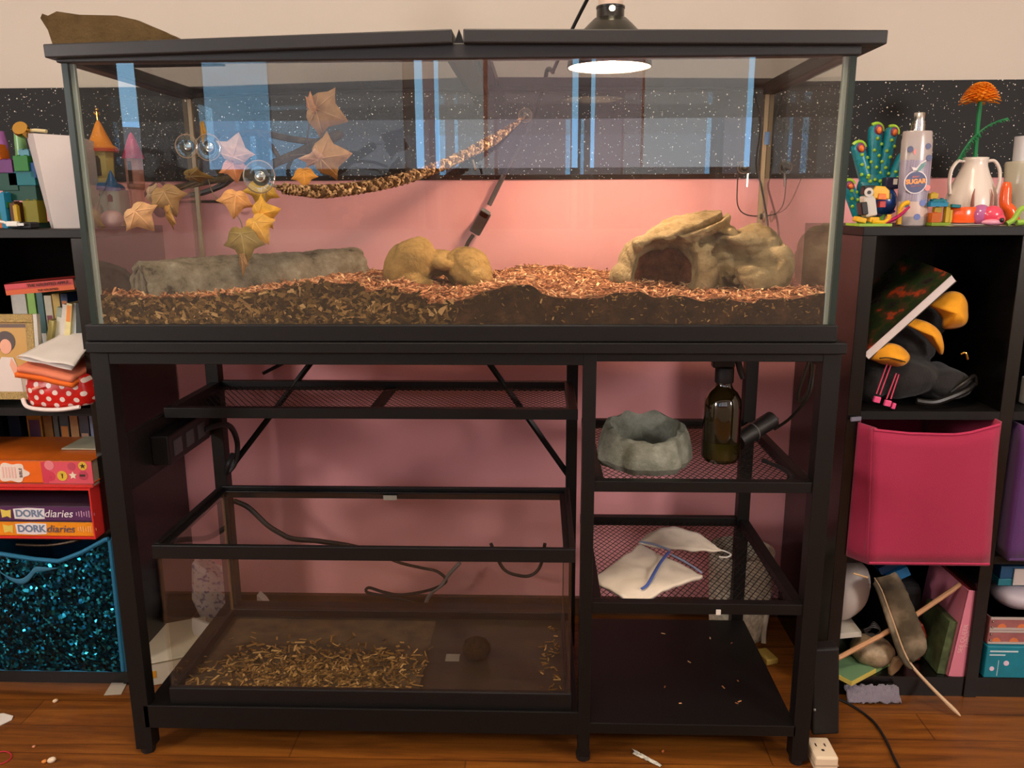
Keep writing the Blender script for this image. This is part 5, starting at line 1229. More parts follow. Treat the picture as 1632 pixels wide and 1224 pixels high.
HP = M_('hot_pink_fabric', (158, 26, 66), .85, sheen=.2, bump=.2, bs=500); HPL = M_('hot_pink_piping', (176, 40, 80), .8)
r = fabric_bin([(.783, .182), (1.016, .182), (1.016, .50), (.765, .50), (.763, .235), (.755, .2215)], RS2+.001, lambda x, y: interp([(.75, .596), (.80, .590), (.85, .585), (.93, .583), (.96, .586), (1.016, .603)], x) if y < .3 else .59, HP, 'hot pink fabric bin in the middle cubby of the right shelf', HPL)
m = MB(); m.box((.748, .2195, .603), (.022, .004, .008), (0, 0, .3)).build('grey_tag', M_('grey_tab', (110, 108, 124), .7), r)
PU = M_('purple_fabric', (78, 36, 96), .85, sheen=.2)
fabric_bin([(1.066, .205), (1.29, .205), (1.29, .50), (1.066, .50)], RS2+.001, lambda x, y: .592, PU, 'purple fabric bin at the right picture edge', PU)
o = MB().b(1.10, 1.16, .26, .30, S1+.001, S1+.055).build('white_carton', WHT, bevel=.002); tag(o, 'white carton at the right picture edge above the purple bin', 'box')

# ------------------------------------------------------------------ right shelf, bottom cubby
ZB = .044
o = MB().ball((.797, .315, .197), (.047, .05, .070), 24, 16, (.1, .25, 0), lambda p: 1+.04*noise.noise(p*2)).build('white_toy_shell', M_('matte_white_shell', (206, 196, 188), .5, var=.05, vs=10), smooth=True, angle=180); tag(o, 'smooth rounded white shell lying behind the feather in the bottom cubby', 'toy')
o = MB().b(.762, .815, .255, .37, .116, .128, Matrix.Translation((.79, .3, .122)) @ Euler((0, -.12, 0)).to_matrix().to_4x4() @ Matrix.Translation((-.79, -.3, -.122))).build('white_box', M_('white_card2', (210, 204, 190), .7), bevel=.001); tag(o, 'white card edge under the rounded white shell', 'box')
o = MB().b(.764, .84, .30, .45, ZB+.001, .113).build('dark_box', LAM); tag(o, 'dark box in the bottom right cubby under the white card', 'box')
m = MB()
for k in range(4): m.tube(smooth_path([(.815+.004*k, .245, .142), (.83, .24, .150+.004*k), (.845, .24, .144), (.838, .242, .132-.002*k), (.82, .245, .134), (.815+.004*k, .245, .142)]), .0018, 6)
o = m.build('wire_tangle', CORD, smooth=True); tag(o, 'small black wire tangle beside the rounded white shell', 'wire')
# feather
r = thing('feather', 'large brown grey feather with a pale quill hanging out of the right shelf', 'feather', (.90, .2, .15))
QU = M_('quill', (200, 168, 132), .5)
qp = smooth_path([(.822, .238, .262), (.838, .236, .235), (.864, .232, .172), (.897, .222, .092), (.93, .195, .052), (.978, .146, .010)], 8); nq = len(qp)
MB().tube(qp, [lerp(.0014, .0040, i/(nq-1)) for i in range(nq-4)]+[.0042, .004, .003, .0012], 8).build('quill', QU, r, smooth=True)
def vane(sign, w0, w1, t1, sweep):
    def fn(u, v):
        f = u*t1*(nq-1); k = min(nq-2, int(f)); p = qp[k].lerp(qp[k+1], f-k); d = (qp[min(k+2, nq-1)]-qp[max(k-1, 0)]).normalized()
        sd_ = Vector((-d.z, 0, d.x))*-1
        if sd_.x < 0: sd_ = -sd_
        prof = 1 if u < .8 else math.sqrt(max(0, 1-((u-.8)/.2)**2))*.85+.15
        w = lerp(w0, w1, u)*prof*v*(1+.05*noise.noise((u*26, 3, sign)))
        return p+sd_*sign*w+d*(sweep*w)+Vector((0, -.010*math.sin(v*2.2)+.0015*noise.noise((u*40, v*3, sign)), 0))
    return fn
def barb_mat():
    m, nt, p = nodes('feather_barbs'); g = N(nt, 'ShaderNodeNewGeometry')
    n = N(nt, 'ShaderNodeTexNoise', i_Scale=14.0, i_Detail=4.0); nt.links.new(g.outputs['Position'], n.inputs['Vector'])
    q = ramp(nt, [(.35, lin((52, 45, 32))), (.5, lin((86, 75, 55))), (.66, lin((150, 134, 110)))]); nt.links.new(n.outputs['Fac'], q.inputs[0]); nt.links.new(q.outputs[0], p.inputs['Base Color']); p.inputs['Roughness'].default_value = .7; return m
BARB = barb_mat()
m = MB(); m.grid(vane(1, .040, .052, .62, .12), 44, 8); m.build('wide_vane', BARB, r, smooth=True, angle=180, solid=.0006)
m = MB(); m.grid(vane(-1, .010, .016, .66, .35), 40, 4); m.build('narrow_vane', BARB, r, smooth=True, angle=180, solid=.0006)
o = MB().tube([(.752, .225, .083), (.85, .240, .133), (.92, .25, .174), (1.010, .262, .238)], .0052, 8).build('wooden_stick', M_('pale_wood', (196, 146, 104), .6, var=.1, vs=30), smooth=True); tag(o, 'pale wooden stick slanting across the bottom right cubby', 'stick')
o = MB().tube([(.772, .222, .279), (.800, .218, .272)], .0022, 6).build('thin_stick', M_('pale_wood2', (206, 170, 120), .6)); tag(o, 'thin wooden splinter poking out under the hot pink bin', 'stick')
r = thing('seashell', 'brown grey shell resting under the feather in the bottom right cubby', 'shell', (.85, .28, .05))
MB().ball((.848, .275, .0775), (.046, .042, .032), 28, 16, (0, .12, 0), lambda p: 1+.03*math.sin(8*p.x)+.04*noise.noise(p*3)).build('shell_body', rock_mat('shell_skin', [(.3, (96, 80, 58)), (.5, (160, 140, 112)), (.7, (196, 176, 150))], 14, .2, 60, .4), r, smooth=True, angle=180)
MB().prism([(.873, .036), (.890, .055), (.902, .078), (.895, .088), (.878, .080), (.870, .055)], .232, .245).build('shell_fold', M_('shell_inside', (120, 94, 66), .5), r, bevel=.004)
o = lying('notebook', 'green and yellow notebook lying on the bottom shelf under the shell', 0, 1, 0, 1, 0, 1, (150, 170, 110))
bpy.data.objects.remove(o.children[1]); bpy.data.objects.remove(o.children[0])
NM = Matrix.Translation((.829, .262, ZB+.001)) @ Matrix.Rotation(.62, 4, 'Z')
o.location = (.829, .262, ZB)
MB().b(-.085, .0, -.028, .08, 0, .009, NM).build('cover', M_('yellow_cover', (206, 186, 90), .6), o)
MB().b(.0, .05, -.028, .06, 0, .006, NM).build('green_flap', M_('green_flap', (130, 160, 100), .6), o)
MB().b(-.083, -.002, -.026, .078, .0092, .0105, NM).build('green_top', M_('green_top', (104, 140, 100), .6), o)
r = thing('pink_book', 'tall pink spined book leaning in the bottom right cubby', 'book', (1.0, .25, ZB))
PM = Matrix.Translation((.990, .232, ZB+.0008)) @ Euler((0, .10, 0)).to_matrix().to_4x4()
PKC = M_('pink_cover', (214, 128, 148), .5)
MB().b(0, .035, 0, .002, 0, .196, PM).b(.0325, .035, 0, .16, 0, .196, PM).b(0, .0025, 0, .16, 0, .196, PM).build('cover', PKC, r, bevel=.0006)
MB().b(.0025, .0325, .002, .157, .002, .193, PM).build('pages', M_('reddish_pages', (206, 70, 70), .7), r)
for s_, zc, off in (('SEE QUEER', .088, .013), ('THING', .088, .024)):
    o = text(s_, .0135 if off < .02 else .0125, (0, 0, 0), (PI/2, 0, 0), M_('pale_pink_print', (230, 178, 182), .5), None)
    o.data.transform(PM @ Matrix.Translation((off, -.0006, zc)) @ Matrix.Rotation(-PI/2, 4, 'Y')); put(o, r)
o = MB().b(.972, .992, .24, .34, ZB+.0008, .165, Matrix.Translation((.982, .25, ZB)) @ Euler((0, .11, 0)).to_matrix().to_4x4() @ Matrix.Translation((-.982, -.25, -ZB))).build('green_book', M_('mottled_green', (74, 88, 56), .6, var=.4, vs=60)); tag(o, 'mottled dark green book standing left of the pink book', 'book')
o = MB().prism([(.925, ZB+.002), (.958, ZB+.002), (.968, .105), (.955, .135), (.93, .12)], .285, .35).build('red_bag', M_('red_foil', (140, 40, 24), .5, var=.5, vs=60), bevel=.004); tag(o, 'dark red crumpled packet behind the shell and left of the green book', 'packet')
BB = Matrix.Translation((.905, .31, .232)) @ Euler((0, -.5, 0)).to_matrix().to_4x4()
r = thing('blue_box', 'small bright blue box end under the hot pink bin', 'box', (.905, .31, .2))
MB().b(-.022, .024, .0, .12, -.010, .012, BB).build('carton', M_('blue_card', (36, 120, 176), .5), r, bevel=.001)
MB().b(-.03, .02, .01, .12, .0125, .03, BB).build('navy_lid', M_('navy_card', (26, 66, 110), .5), r, bevel=.001)
o = MB().b(.90, .975, .33, .5, ZB+.001, .20).build('black_bag', M_('black_bag_cloth', (22, 20, 20), .9), bevel=.02); tag(o, 'black bag behind the wooden stick in the bottom right cubby', 'bag')
def fluff(u, v): 
    x = lerp(.775, .882, u); return Vector((x, lerp(.196, .2225, v), .0035+.022*v+.006*math.sin(PI*v)+.006*noise.noise((u*9, v*5, 1))+.004*noise.noise((u*26, v*9, 4))))
o = MB().grid(fluff, 40, 14).build('fluffy_cloth', M_('pale_fluff', (120, 112, 124), .95, sheen=.5, bump=1, bs=250), smooth=True, angle=180, solid=.005); tag(o, 'pale fluffy cloth lying on the floor edge of the right shelf', 'cloth')
# right column bottom
r = thing('board_game_box', 'teal printed box at the bottom of the right edge cubby', 'box', (1.12, .24, ZB))
MB().b(1.062, 1.27, .228, .40, ZB+.001, .116).build('carton', M_('teal_card', (20, 120, 140), .45, var=.08, vs=60), r, bevel=.0015)
wp = M_('white_print2', (196, 214, 220), .5); m = MB()
m.b(1.068, 1.125, .2274, .2282, .104, .107).b(1.068, 1.10, .2274, .2282, .096, .0985).b(1.0875, 1.0885, .2274, .2282, .05, .085).build('print_lines', wp, r)
m = MB()
for cx, cz, rr in ((1.104, .079, .0055), (1.076, .066, .0048)): m.prism([(cx+rr*math.cos(2*PI*i/20), cz+rr*math.sin(2*PI*i/20)) for i in range(20)], .2270, .2282)
m.build('print_dots', M_('lilac_dot', (220, 196, 214), .5), r)
r = thing('trinket_tin', 'patterned pink case with metal corners lying on the teal box', 'case', (1.12, .25, .117))
MB().b(1.064, 1.25, .236, .38, .117, .178).build('case_body', M_('dusty_pink', (150, 92, 92), .5, var=.15, vs=60), r, bevel=.002)
m = MB()
for z in (.1185, .1445, .1505, .1735): m.b(1.0655, 1.2505, .2345, .381, z, z+.0045)
m.build('silver_bands', M_('silver_band', (196, 186, 180), .4, metal=.3), r)
m = MB()
for z in (.127, .140, .156, .169): m.ball((1.070, .2345, z), .0022, 8, 6)
m.build('rivets', SILV, r)
m = MB()
for cx, z in ((1.090, .1552), (1.082, .1235), (1.118, .1235), (1.13, .1552)): m.prism([(cx+.009*math.cos(PI*i/12), z+.0085*math.sin(PI*i/12)) for i in range(13)], .2352, .237)
m.build('orange_scallops', M_('orange_print', (206, 116, 70), .5), r)
o = MB().ball((1.135, .29, .205), (.042, .05, .027), 24, 14, (0, .1, 0)).build('white_bowl', M_('pale_grey_pottery', (176, 166, 176), .4, var=.1, vs=20), smooth=True); tag(o, 'pale rounded bowl resting on the patterned pink case', 'bowl')
o = MB().b(1.090, 1.22, .268, .38, .233, .248).build('teal_booklet', M_('teal_cover', (34, 124, 140), .5), bevel=.001); tag(o, 'teal booklet lying on the pale rounded bowl', 'book')
o = MB().b(1.092, 1.20, .268, .38, .249, .276).build('blue_booklet', M_('blue_cover', (30, 84, 124), .5), bevel=.001); tag(o, 'blue booklet on top of the right edge cubby pile', 'book')
o = MB().b(1.118, 1.20, .2645, .2675, .236, .272).build('white_card', M_('white_card3', (206, 196, 190), .6)); tag(o, 'white card propped against the blue booklet', 'card')
# ------------------------------------------------------------------ smaller tank on the lower board
T2 = thing('glass_aquarium', 'smaller empty glass tank with black rims on the bottom board of the stand', 'aquarium', (-.17, .17, .1005))
BX0, BX1, BY0, BY1, BZ0, BZ1 = -.552, .196, .008, .322, .1003, .4215
m = MB(); ring(m, BX0, BX1, BY0, BY1, BZ0, BZ0+.036, .012); m.build('bottom_frame', BLK, T2, bevel=.002)
m = MB(); ring(m, BX0-.003, BX1+.003, BY0-.003, BY1+.003, BZ1-.026, BZ1, .010); ring(m, BX0+.006, BX1-.006, BY0+.006, BY1-.006, BZ1-.010, BZ1-.007, .012); m.build('top_frame', BLK, T2, bevel=.0015)
G2 = glass('dusty_glass', (.985, .98, .96), 2.0, .006, (130, 112, 86))
MB().b(BX0+.003, BX1-.003, BY0+.003, BY0+.008, BZ0+.01, BZ1-.012).build('front_glass', G2, T2)
MB().b(BX0+.003, BX1-.003, BY1-.008, BY1-.003, BZ0+.01, BZ1-.012).build('back_glass', G2, T2)
for x in (BX0+.003, BX1-.008): MB().b(x, x+.005, BY0+.0085, BY1-.0085, BZ0+.01, BZ1-.012).build('side_glass', G2, T2)
MB().b(BX0+.009, BX1-.009, BY0+.009, BY1-.009, BZ0+.012, BZ0+.018).build('glass_floor', M_('dirty_glass_floor', (46, 40, 30), .35, var=.4, vs=16), T2)
for x in (BX0+.004, BX1-.009): MB().b(x, x+.005, BY1-.012, BY1-.0085, BZ0+.02, BZ1-.014).build('corner_seal', M_('amber_seal', (90, 70, 44), .4), T2)
MB().b(-.197, -.168, BY1-.0065-.008, BY1-.014, BZ1-.0255, BZ1-.015).build('rim_sticker', M_('grey_sticker', (150, 146, 132), .6), T2)
SB2 = thing('old_bedding', 'thin leftover wood chips in the left half of the smaller tank', 'bedding', (-.3, .12, .119)); SB2['kind'] = 'stuff'
m = MB()
def bz(x, y): return BZ0+.0182+max(0, .012*(1-abs((x+.31)/.27)**3)*(1-abs((y-.10)/.11)**2.5))*(.6+.6*noise.noise((x*12, y*12, 5)))
for i in range(1500):
    x = random.gauss(-.30, .12); y = abs(random.gauss(.06, .055))+.022
    if not (-.54 < x < -.085 and .02 < y < .30): continue
    chip(m, (x, y, bz(x, y)+random.uniform(.001, .004)), random.uniform(.006, .024), random.uniform(.002, .006), .0013, Euler((random.gauss(0, .25), random.gauss(0, .25), random.uniform(0, 6.3))).to_matrix().to_4x4())
for i in range(60): chip(m, (random.uniform(.14, .178), random.uniform(.02, .28), BZ0+.020), random.uniform(.006, .016), .003, .0013, Euler((0, 0, random.uniform(0, 6.3))).to_matrix().to_4x4())
o = m.build('old_chips', island_mat('old_chips', [(0, (60, 44, 22)), (.5, (112, 84, 46)), (.85, (150, 116, 66)), (1, (196, 160, 104))]), SB2); o['kind'] = 'stuff'
o = MB().grid(lambda u, v: (lerp(-.53, -.09, u), lerp(.022, .30, v), bz(lerp(-.53, -.09, u), lerp(.022, .30, v))+.0004), 40, 24).build('dirt_film', M_('dirt_film', (66, 50, 30), .9, var=.5, vs=25), SB2, smooth=True, angle=180); o['kind'] = 'stuff'
o = MB().ball((.010, .155, BZ0+.0182+.021), (.029, .027, .022), 24, 14, (0, 0, 0), lambda p: 1+.10*noise.noise(p*4)+.05*noise.noise(p*11)).build('coconut_clump', rock_mat('dark_fibre', [(.3, (34, 24, 10)), (.6, (62, 44, 20)), (.8, (86, 62, 30))], 60, 1, 250), smooth=True, angle=180); tag(o, 'round dark brown fibre clump on the bare right half of the smaller tank', 'clump')
o = MB().b(-.052, -.024, .14, .165, BZ0+.0185, BZ0+.020).build('paper_scrap', M_('grey_scrap', (120, 112, 100), .8)); tag(o, 'small pale square scrap beside the round fibre clump', 'scrap')

# ------------------------------------------------------------------ things on the mesh shelves
SH1, SH2 = .5375, .3105
r = thing('water_dish', 'grey stone look reptile water dish on the upper right mesh shelf', 'dish', (.33, .13, SH1))
STN = rock_mat('grey_green_resin_stone', [(.3, (92, 92, 80)), (.5, (126, 128, 114)), (.7, (158, 160, 146))], 22, .7, 90, .7)
def dishmod(g, z): return 1+.05*math.sin(3*g+1)+.035*math.sin(7*g)+.02*math.sin(13*g+2)
vs = []; fs = []; n = 72
prof = [(.082, 0), (.088, .012), (.086, .035), (.080, .060), (.074, .074), (.064, .078), (.056, .072), (.053, .05), (.048, .036), (.02, .033), (.0005, .033)]
for i_, (rr, z) in enumerate(prof):
    for k in range(n):
        g = 2*PI*k/n; q = rr*dishmod(g, z) if z < .075 else rr*(1+.04*math.sin(3*g+1)+.03*math.sin(9*g))
        hz = .86+.20*math.sin(g+.5)+.16*noise.noise((math.cos(g)*2.6, math.sin(g)*2.6, 1))
        zz = (z if z < .02 else .012+(z-.012)*hz) if i_ < 6 else z*.62
        vs.append((q*math.cos(g)*1.0, q*math.sin(g)*.98, zz))
L = len(prof)
for i in range(L-1):
    for k in range(n): fs.append((i*n+k, i*n+(k+1) % n, (i+1)*n+(k+1) % n, (i+1)*n+k))
fs += [tuple(range(n-1, -1, -1)), tuple((L-1)*n+k for k in range(n))]
m = MB().add(vs, fs, Matrix.Translation((.333, .142, SH1+.001)) @ Matrix.Rotation(.5, 4, 'Z'))
o = m.build('dish_bowl', STN, r, smooth=True, angle=25)
r = thing('trigger_bottle', 'amber glass trigger spray bottle on the upper right mesh shelf', 'bottle', (.476, .15, SH1))
AM = M_('amber_glass', (40, 30, 10), .06, spec=.7, coat=.5)
tb = Matrix.Translation((.4765, .158, SH1+.001))
m = MB(); m.mat(0).lathe([(.001, 0), (.030, 0), (.0345, .006), (.0352, .02), (.0352, .075)], 40, tb, cap=False).mat(0).lathe([(.0352, .075), (.0352, .104), (.033, .119), (.026, .131), (.0175, .139), (.0145, .146), (.0145, .16)], 40, tb, cap=False)
m.build('amber_body', AM, r, smooth=True)
MB().lathe([(.0322, .006), (.0355, .008), (.0357, .040)], 40, tb, cap=False).build('liquid_band', M_('olive_liquid', (50, 44, 14), .08, spec=.6), r, smooth=True)
MB().lathe([(.0168, .150), (.0172, .152), (.0172, .176), (.0155, .179), (.001, .179)], 24, tb).build('screw_cap', CORD, r, smooth=True)
MB().box((.473, .158, SH1+.196), (.040, .022, .034)).box((.470, .158, SH1+.208), (.056, .02, .014), (0, -.08, 0)).build('sprayer_head', CORD, r, bevel=.003)
MB().tube(smooth_path([(.490, .158, SH1+.205), (.500, .157, SH1+.19), (.505, .156, SH1+.172), (.510, .155, SH1+.158)]), [.005, .006, .0055, .004], 8).build('trigger', CORD, r, smooth=True)
r = thing('clip_lamp', 'black cylindrical lamp head lying on the upper right mesh shelf', 'lamp', (.57, .25, SH1))
fa, fb = Vector((.522, .215, SH1+.021)), Vector((.600, .262, SH1+.052))
d_ = (fb-fa)
MB().tube([fa, fa.lerp(fb, .42), fa.lerp(fb, .43), fb], [.0185, .0185, .0165, .0175], 24).build('lamp_barrel', M_('satin_black', (28, 28, 27), .35), r, smooth=True)
MB().tube([fa.lerp(fb, .42), fa.lerp(fb, .45)], .0192, 24).build('barrel_ring', M_('grey_ring', (96, 94, 90), .3), r, smooth=True)
MB().tube(smooth_path([fb, fb+Vector((.012, .01, -.002)), fb+Vector((-.01, .03, -.02)), (.575, .30, SH1+.012), (.55, .32, SH1+.006)]), .0035, 8).build('cord', CORD, r, smooth=True)
o = MB().tube(smooth_path([(.552, .14, SH1+.006), (.566, .11, SH1+.006), (.575, .08, SH1+.007), (.578, .05, SH1+.006), (.572, .03, SH1+.006)]), .0038, 8).build('lying_cable', CORD, smooth=True); tag(o, 'black cable lying on the upper right mesh shelf below the lamp head', 'cable')
CL = M_('white_cotton', (224, 210, 190), .9, sheen=.15, bump=.2, bs=300, var=.03, vs=30)
r = thing('cloth_bag', 'folded white drawstring bag with a blue trim on the lower right mesh shelf', 'bag', (.34, .12, SH2))
def clothpt(poly):
    a, b_, c, d = poly
    def fn(u, v):
        x = lerp(lerp(a[0], b_[0], u), lerp(d[0], c[0], u), v); y = lerp(lerp(a[1], b_[1], u), lerp(d[1], c[1], u), v)
        return Vector((x, y, SH2+.006+.010*math.sin(PI*u)*math.sin(PI*v)+.005*noise.noise((x*24, y*24, 2))+.003*noise.noise((x*60, y*22, 7))))
    return fn
MB().grid(clothpt([(.233, .098), (.306, .006), (.448, .124), (.345, .262)]), 30, 30).build('bag_body', CL, r, smooth=True, angle=180, solid=.006)
MB().grid(lambda u, v: Vector((lerp(.345, .505, u)+.0*v, lerp(.262, .232, u)+lerp(-.010, .06, v)*(math.sin(PI*u)**.6+.1), SH2+.010+.016*v*math.sin(PI*u)+.005*noise.noise((u*7, v*4, 3)))), 26, 8).build('gathered_top', CL, r, smooth=True, angle=180, solid=.004)
BT = M_('blue_trim', (66, 88, 160), .8)
MB().tube(smooth_path([(.395, .200, SH2+.021), (.372, .15, SH2+.023), (.352, .10, SH2+.023), (.335, .06, SH2+.020), (.322, .046, SH2+.017)]), .0032, 7, flat=.5).build('blue_trim', BT, r, smooth=True)
MB().tube(smooth_path([(.345, .265, SH2+.014), (.37, .245, SH2+.018), (.40, .215, SH2+.018)]), .0022, 7).tube(smooth_path([(.40, .195, SH2+.017), (.425, .165, SH2+.014), (.447, .128, SH2+.011)]), .002, 7).build('grey_trim', M_('blue_grey_trim', (140, 150, 180), .8), r, smooth=True)
MB().tube(smooth_path([(.50, .235, SH2+.012), (.515, .228, SH2+.010), (.522, .216, SH2+.009), (.512, .208, SH2+.007), (.498, .212, SH2+.006)]), .0018, 6).build('drawstring', M_('white_string', (220, 214, 204), .8), r, smooth=True)
o = MB().b(.447, .455, -.0035, -.0008, .304, .313).build('price_tag', M_('white_tag', (214, 206, 198), .6)); tag(o, 'tiny white square tag on the front rail of the lower right mesh shelf', 'tag')

# ------------------------------------------------------------------ behind and under the stand
o = MB().lathe([(.001, 0), (.066, 0), (.076, .212), (.074, .213), (.064, .003), (.001, .003)], 36, Matrix.Translation((.616, .488, .001))).build('paper_bin', M_('pale_wicker', (226, 218, 196), .8, var=.3, vs=90, bump=1, bs=140), smooth=True); tag(o, 'pale woven basket on the floor behind the lower right mesh shelf', 'basket')
o = MB().tube(smooth_path([(.645, .50, .18), (.66, .47, .175), (.672, .45, .14), (.672, .44, .09), (.664, .43, .03), (.662, .42, .006)]), .006, 8).build('white_cable', M_('cream_cord', (196, 184, 166), .6), smooth=True); tag(o, 'cream cord looping down by the back right leg of the stand', 'cord')
o = MB().box((.652, .36, .008), (.03, .05, .014), (0, 0, .3)).build('yellow_block', M_('yellow_sponge', (176, 150, 70), .8), bevel=.003); tag(o, 'small yellow block on the floor behind the front right leg', 'block')
r = thing('wall_tap', 'cream plug adapter with three socket slots standing by the front right leg', 'outlet adapter', (.65, .01, 0))
CRM = M_('cream_plastic2', (226, 206, 176), .4)
MB().b(.637, .679, -.016, .044, .0005, .031).build('adapter_body', CRM, r, bevel=.004)
MB().b(.6365, .6795, -.0165, .0445, .0135, .0155).build('seam_line', M_('seam_shade', (170, 150, 124), .5), r)
SLT = M_('slot_black', (50, 36, 28), .6); m = MB()
m.b(.6475, .6500, .016, .024, .0305, .0315).b(.6640, .6665, .016, .024, .0305, .0315).lathe([(.003, 0), (.003, .001), (.0005, .001)], 12, Matrix.Translation((.657, .005, .0305))).build('slots', SLT, r)
o = MB().box((.671, .065, .12), (.05, .03, .18), (.0, -.08, 0)).build('black_power_brick', M_('matte_black', (15, 14, 13), .6), bevel=.004); o.location = (0, 0, .0); tag(o, 'black power brick hanging beside the front right leg above the cream adapter', 'power brick')
MB().ball((.652, .048, .085), .0025, 8, 6).build('indicator', M_('tiny_grey_light', (150, 156, 150), .3), o)
# patterned bag and papers left, seen through the lower tank
def quilt_mat():
    m, nt, p = nodes('white_floral_print'); g = N(nt, 'ShaderNodeNewGeometry')
    v = N(nt, 'ShaderNodeTexNoise', i_Scale=85.0, i_Detail=3.0); nt.links.new(g.outputs['Position'], v.inputs['Vector'])
    q = ramp(nt, [(.36, lin((120, 116, 150))), (.45, lin((212, 204, 202))), (.64, lin((216, 208, 206))), (.7, lin((196, 130, 134)))]); nt.links.new(v.outputs['Fac'], q.inputs[0]); nt.links.new(q.outputs[0], p.inputs['Base Color']); p.inputs['Roughness'].default_value = .7; return m
QL = quilt_mat()
m = MB(); m.prism([(-.690, .185), (-.65, .160), (-.606, .130), (-.598, .07), (-.605, .03), (-.64, .008), (-.67, .008), (-.698, .09)], .44, .50)
o = m.build('patterned_bag', QL, bevel=.008); tag(o, 'white floral print bag standing on the floor behind the smaller tank', 'bag')
o = MB().prism([(-.552, .004), (-.50, .004), (-.535, .07), (-.55, .085)], .475, .50).build('white_folder', M_('white_folder', (196, 190, 186), .7)); tag(o, 'white paper corner beside the floral print bag', 'paper')
r = thing('boxed_game', 'white printed box lying on the floor left of the stand', 'box', (-.69, .30, .001))
bmx = Matrix.Translation((-.69, .30, .001)) @ Matrix.Rotation(.42, 4, 'Z')
MB().b(-.075, .08, -.07, .10, 0, .055, bmx).build('carton', M_('white_carton2', (206, 198, 176), .6), r, bevel=.001)
MB().b(-.05, -.028, -.0706, -.0698, .018, .034, bmx).build('orange_print', M_('orange_square', (216, 150, 40), .5), r)
MB().b(.035, .056, -.0706, -.0698, .028, .048, bmx).build('blue_print', M_('blue_square', (90, 110, 170), .5), r)
MB().b(-.06, .06, -.0706, -.0698, .050, .0525, bmx).build('grey_line', M_('grey_line', (130, 124, 96), .5), r)
o = MB().prism([(-.632, .001), (-.592, .001), (-.600, .080), (-.650, .097), (-.652, .07)], .335, .342).build('white_card_sheet', M_('white_sheet', (206, 200, 196), .7)); tag(o, 'white card standing between the smaller tank and the left shelf', 'card')
# cords on the pink wall under the table
def cordo(name, pts, rad, label, mat=CORD):
    o = MB().tube(smooth_path(pts), rad, 8).build(name, mat, smooth=True); return tag(o, label, 'cord')
cordo('wall_cable', [(-.52, .545, .622), (-.50, .545, .632), (-.45, .545, .657), (-.42, .545, .672), (-.38, .545, .674), (-.33, .545, .677), (-.29, .545, .685), (-.27, .545, .70), (-.26, .53, .75)], .0042, 'black cord running along the pink wall above the left mesh shelf')
cordo('wall_cable', [(-.57, .43, .345), (-.54, .44, .325), (-.50, .44, .283), (-.47, .44, .262), (-.44, .44, .248), (-.38, .44, .243), (-.30, .45, .225), (-.26, .47, .20)], .0062, 'thick black cord crossing the back of the smaller tank on the left')
cordo('floor_cable', [(-.24, .49, .185), (-.20, .50, .162), (-.15, .50, .150), (-.11, .50, .140), (-.09, .50, .115), (-.13, .50, .092), (-.20, .50, .078), (-.245, .50, .085), (-.28, .50, .096), (-.285, .50, .084), (-.24, .50, .074), (-.18, .50, .062), (-.17, .50, .055)], .0038, 'dark cord coiled low on the pink wall behind the smaller tank')
cordo('grey_cable', [(-.055, .50, .165), (-.085, .50, .130), (-.10, .50, .106), (-.125, .50, .085), (-.14, .50, .06), (-.15, .50, .01)], .0048, 'grey cord dropping down the pink wall behind the smaller tank', M_('pale_grey_cord', (130, 124, 124), .6))
cordo('wall_cable', [(.02, .50, .215), (.05, .50, .150), (.09, .50, .132), (.12, .50, .135), (.14, .50, .16), (.15, .49, .22)], .0042, 'black cord looping at the right behind the smaller tank')
sc = MB().box((.628, .21, .70), (.004, .004, .06), (.3, .1, 0)); 
cordo('cable_coil', [(.640, .19, .74), (.648, .20, .70), (.645, .2, .66), (.635, .21, .64), (.628, .2, .66), (.634, .19, .70), (.645, .19, .735), (.652, .2, .70), (.648, .2, .655), (.63, .24, .60), (.605, .26, .57)], .003, 'black cable coil hanging inside the right side of the stand', M_('olive_black_cord', (36, 32, 24), .4))
o = MB().tube([(.632, .15, .520), (.612, .14, .500)], .0012, 6).build('zip_tie', M_('pale_tie', (120, 112, 96), .5)); tag(o, 'thin pale cable tie by the right side of the stand', 'cable tie')
cordo('floor_cable', [(.70, .26, .003), (.745, .22, .003), (.777, .189, .003), (.801, .138, .003), (.803, .08, .003), (.796, .02, .003), (.79, -.06, .003)], .0026, 'thin black cord snaking over the wood floor at the right')

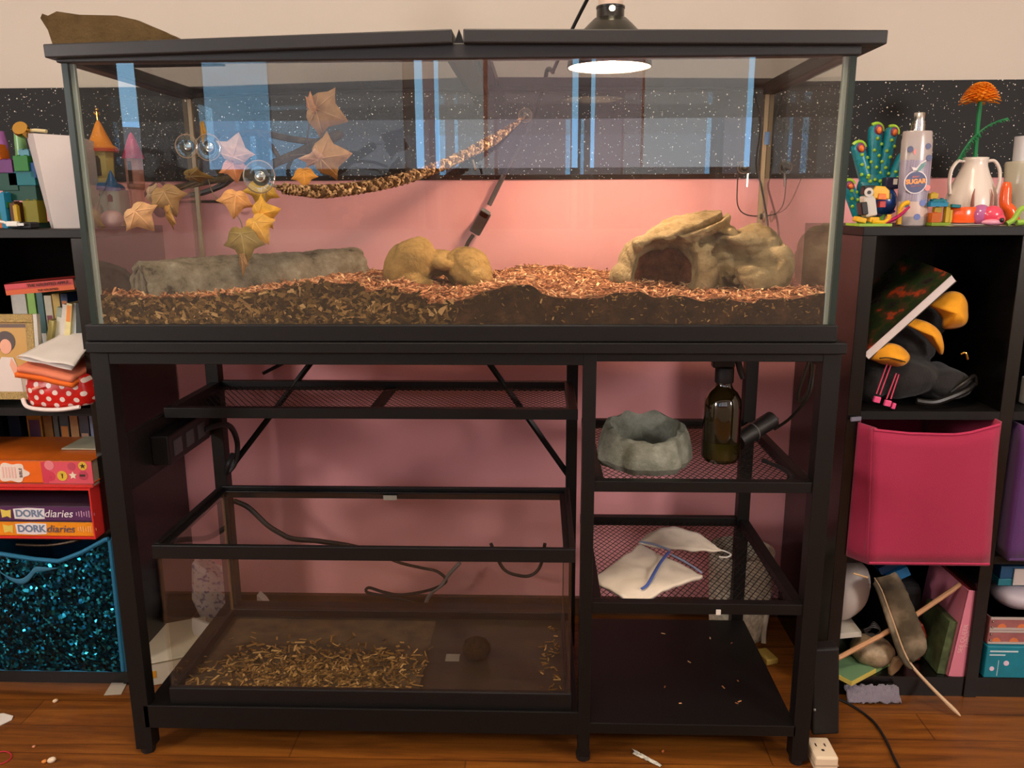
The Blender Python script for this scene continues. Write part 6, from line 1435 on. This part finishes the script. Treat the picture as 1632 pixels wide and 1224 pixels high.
# ------------------------------------------------------------------ floor litter
o = MB().flatprism([(-1.02, .115), (-.975, .112), (-.955, .116), (-.930, .108), (-.925, .095), (-.935, .08), (-.96, .03), (-1.02, -.01)], .0008, .0022).build('paper_scrap', PAPER); tag(o, 'white rounded paper piece on the floor at the left picture edge', 'paper')
o = MB().flatprism([(-.795, .262), (-.763, .264), (-.748, .188), (-.783, .184)], .0006, .0018).build('paper_strip', M_('grey_paper', (176, 166, 150), .8)); tag(o, 'pale paper strip on the floor below the teal sequin bin', 'paper')
for (x, y, s, c, lab) in ((-.872, .158, .0055, (226, 196, 160), 'small cream crumb on the floor below the teal sequin bin'), (-.770, -.026, .0075, (226, 206, 180), 'larger cream crumb on the floor near the bottom left'), (-.783, -.028, .005, (206, 130, 60), 'orange crumb touching the larger cream crumb'), (-.83, .015, .003, (206, 140, 110), 'tiny pinkish crumb on the floor left of the front leg'), (-.80, .235, .004, (170, 130, 110), 'tiny pale shred on the floor beside the paper strip'), (.37, .033, .0035, (176, 90, 40), 'tiny orange crumb on the floor under the right bottom board')):
    o = MB().ball((x, y, s*.7), (s, s*.8, s*.7), 10, 8, (0, 0, .5), lambda p: 1+.2*noise.noise(p*3)).build('crumb', M_('crumb', c, .8), smooth=True); tag(o, lab, 'crumb')
o = MB().tube(smooth_path([(-.91, -.012, .0015), (-.88, .0, .0015), (-.862, -.006, .0015), (-.853, -.02, .0015), (-.862, -.035, .0015), (-.89, -.04, .0015)]), .0012, 6).build('red_thread', M_('red_thread', (176, 30, 50), .7), smooth=True); tag(o, 'loose red thread on the floor at the bottom left', 'thread')
m = MB()
m.grid(lambda u, v: (lerp(.312, .358, u)+.004*math.sin(v*3), lerp(.030, -.008, u)+lerp(-.006, .009, v)*(1-.5*u), .002+.004*abs(noise.noise((u*6, v*4, 2)))), 18, 6)
o = m.build('candy_wrapper', M_('crumpled_wrapper', (190, 186, 172), .4, var=.5, vs=160), smooth=False, solid=.0008); tag(o, 'small crumpled white wrapper on the floor by the middle leg', 'wrapper')
m = MB()
for i in range(10): chip(m, (random.uniform(.30, .58), random.uniform(.05, .34), .0845), random.uniform(.005, .011), .0025, .001, Euler((0, 0, random.uniform(0, 6.3))).to_matrix().to_4x4())
o = m.build('scattered_chips', CHIPS); tag(o, 'few stray wood chips scattered on the right bottom board', 'wood chips', kind='stuff')
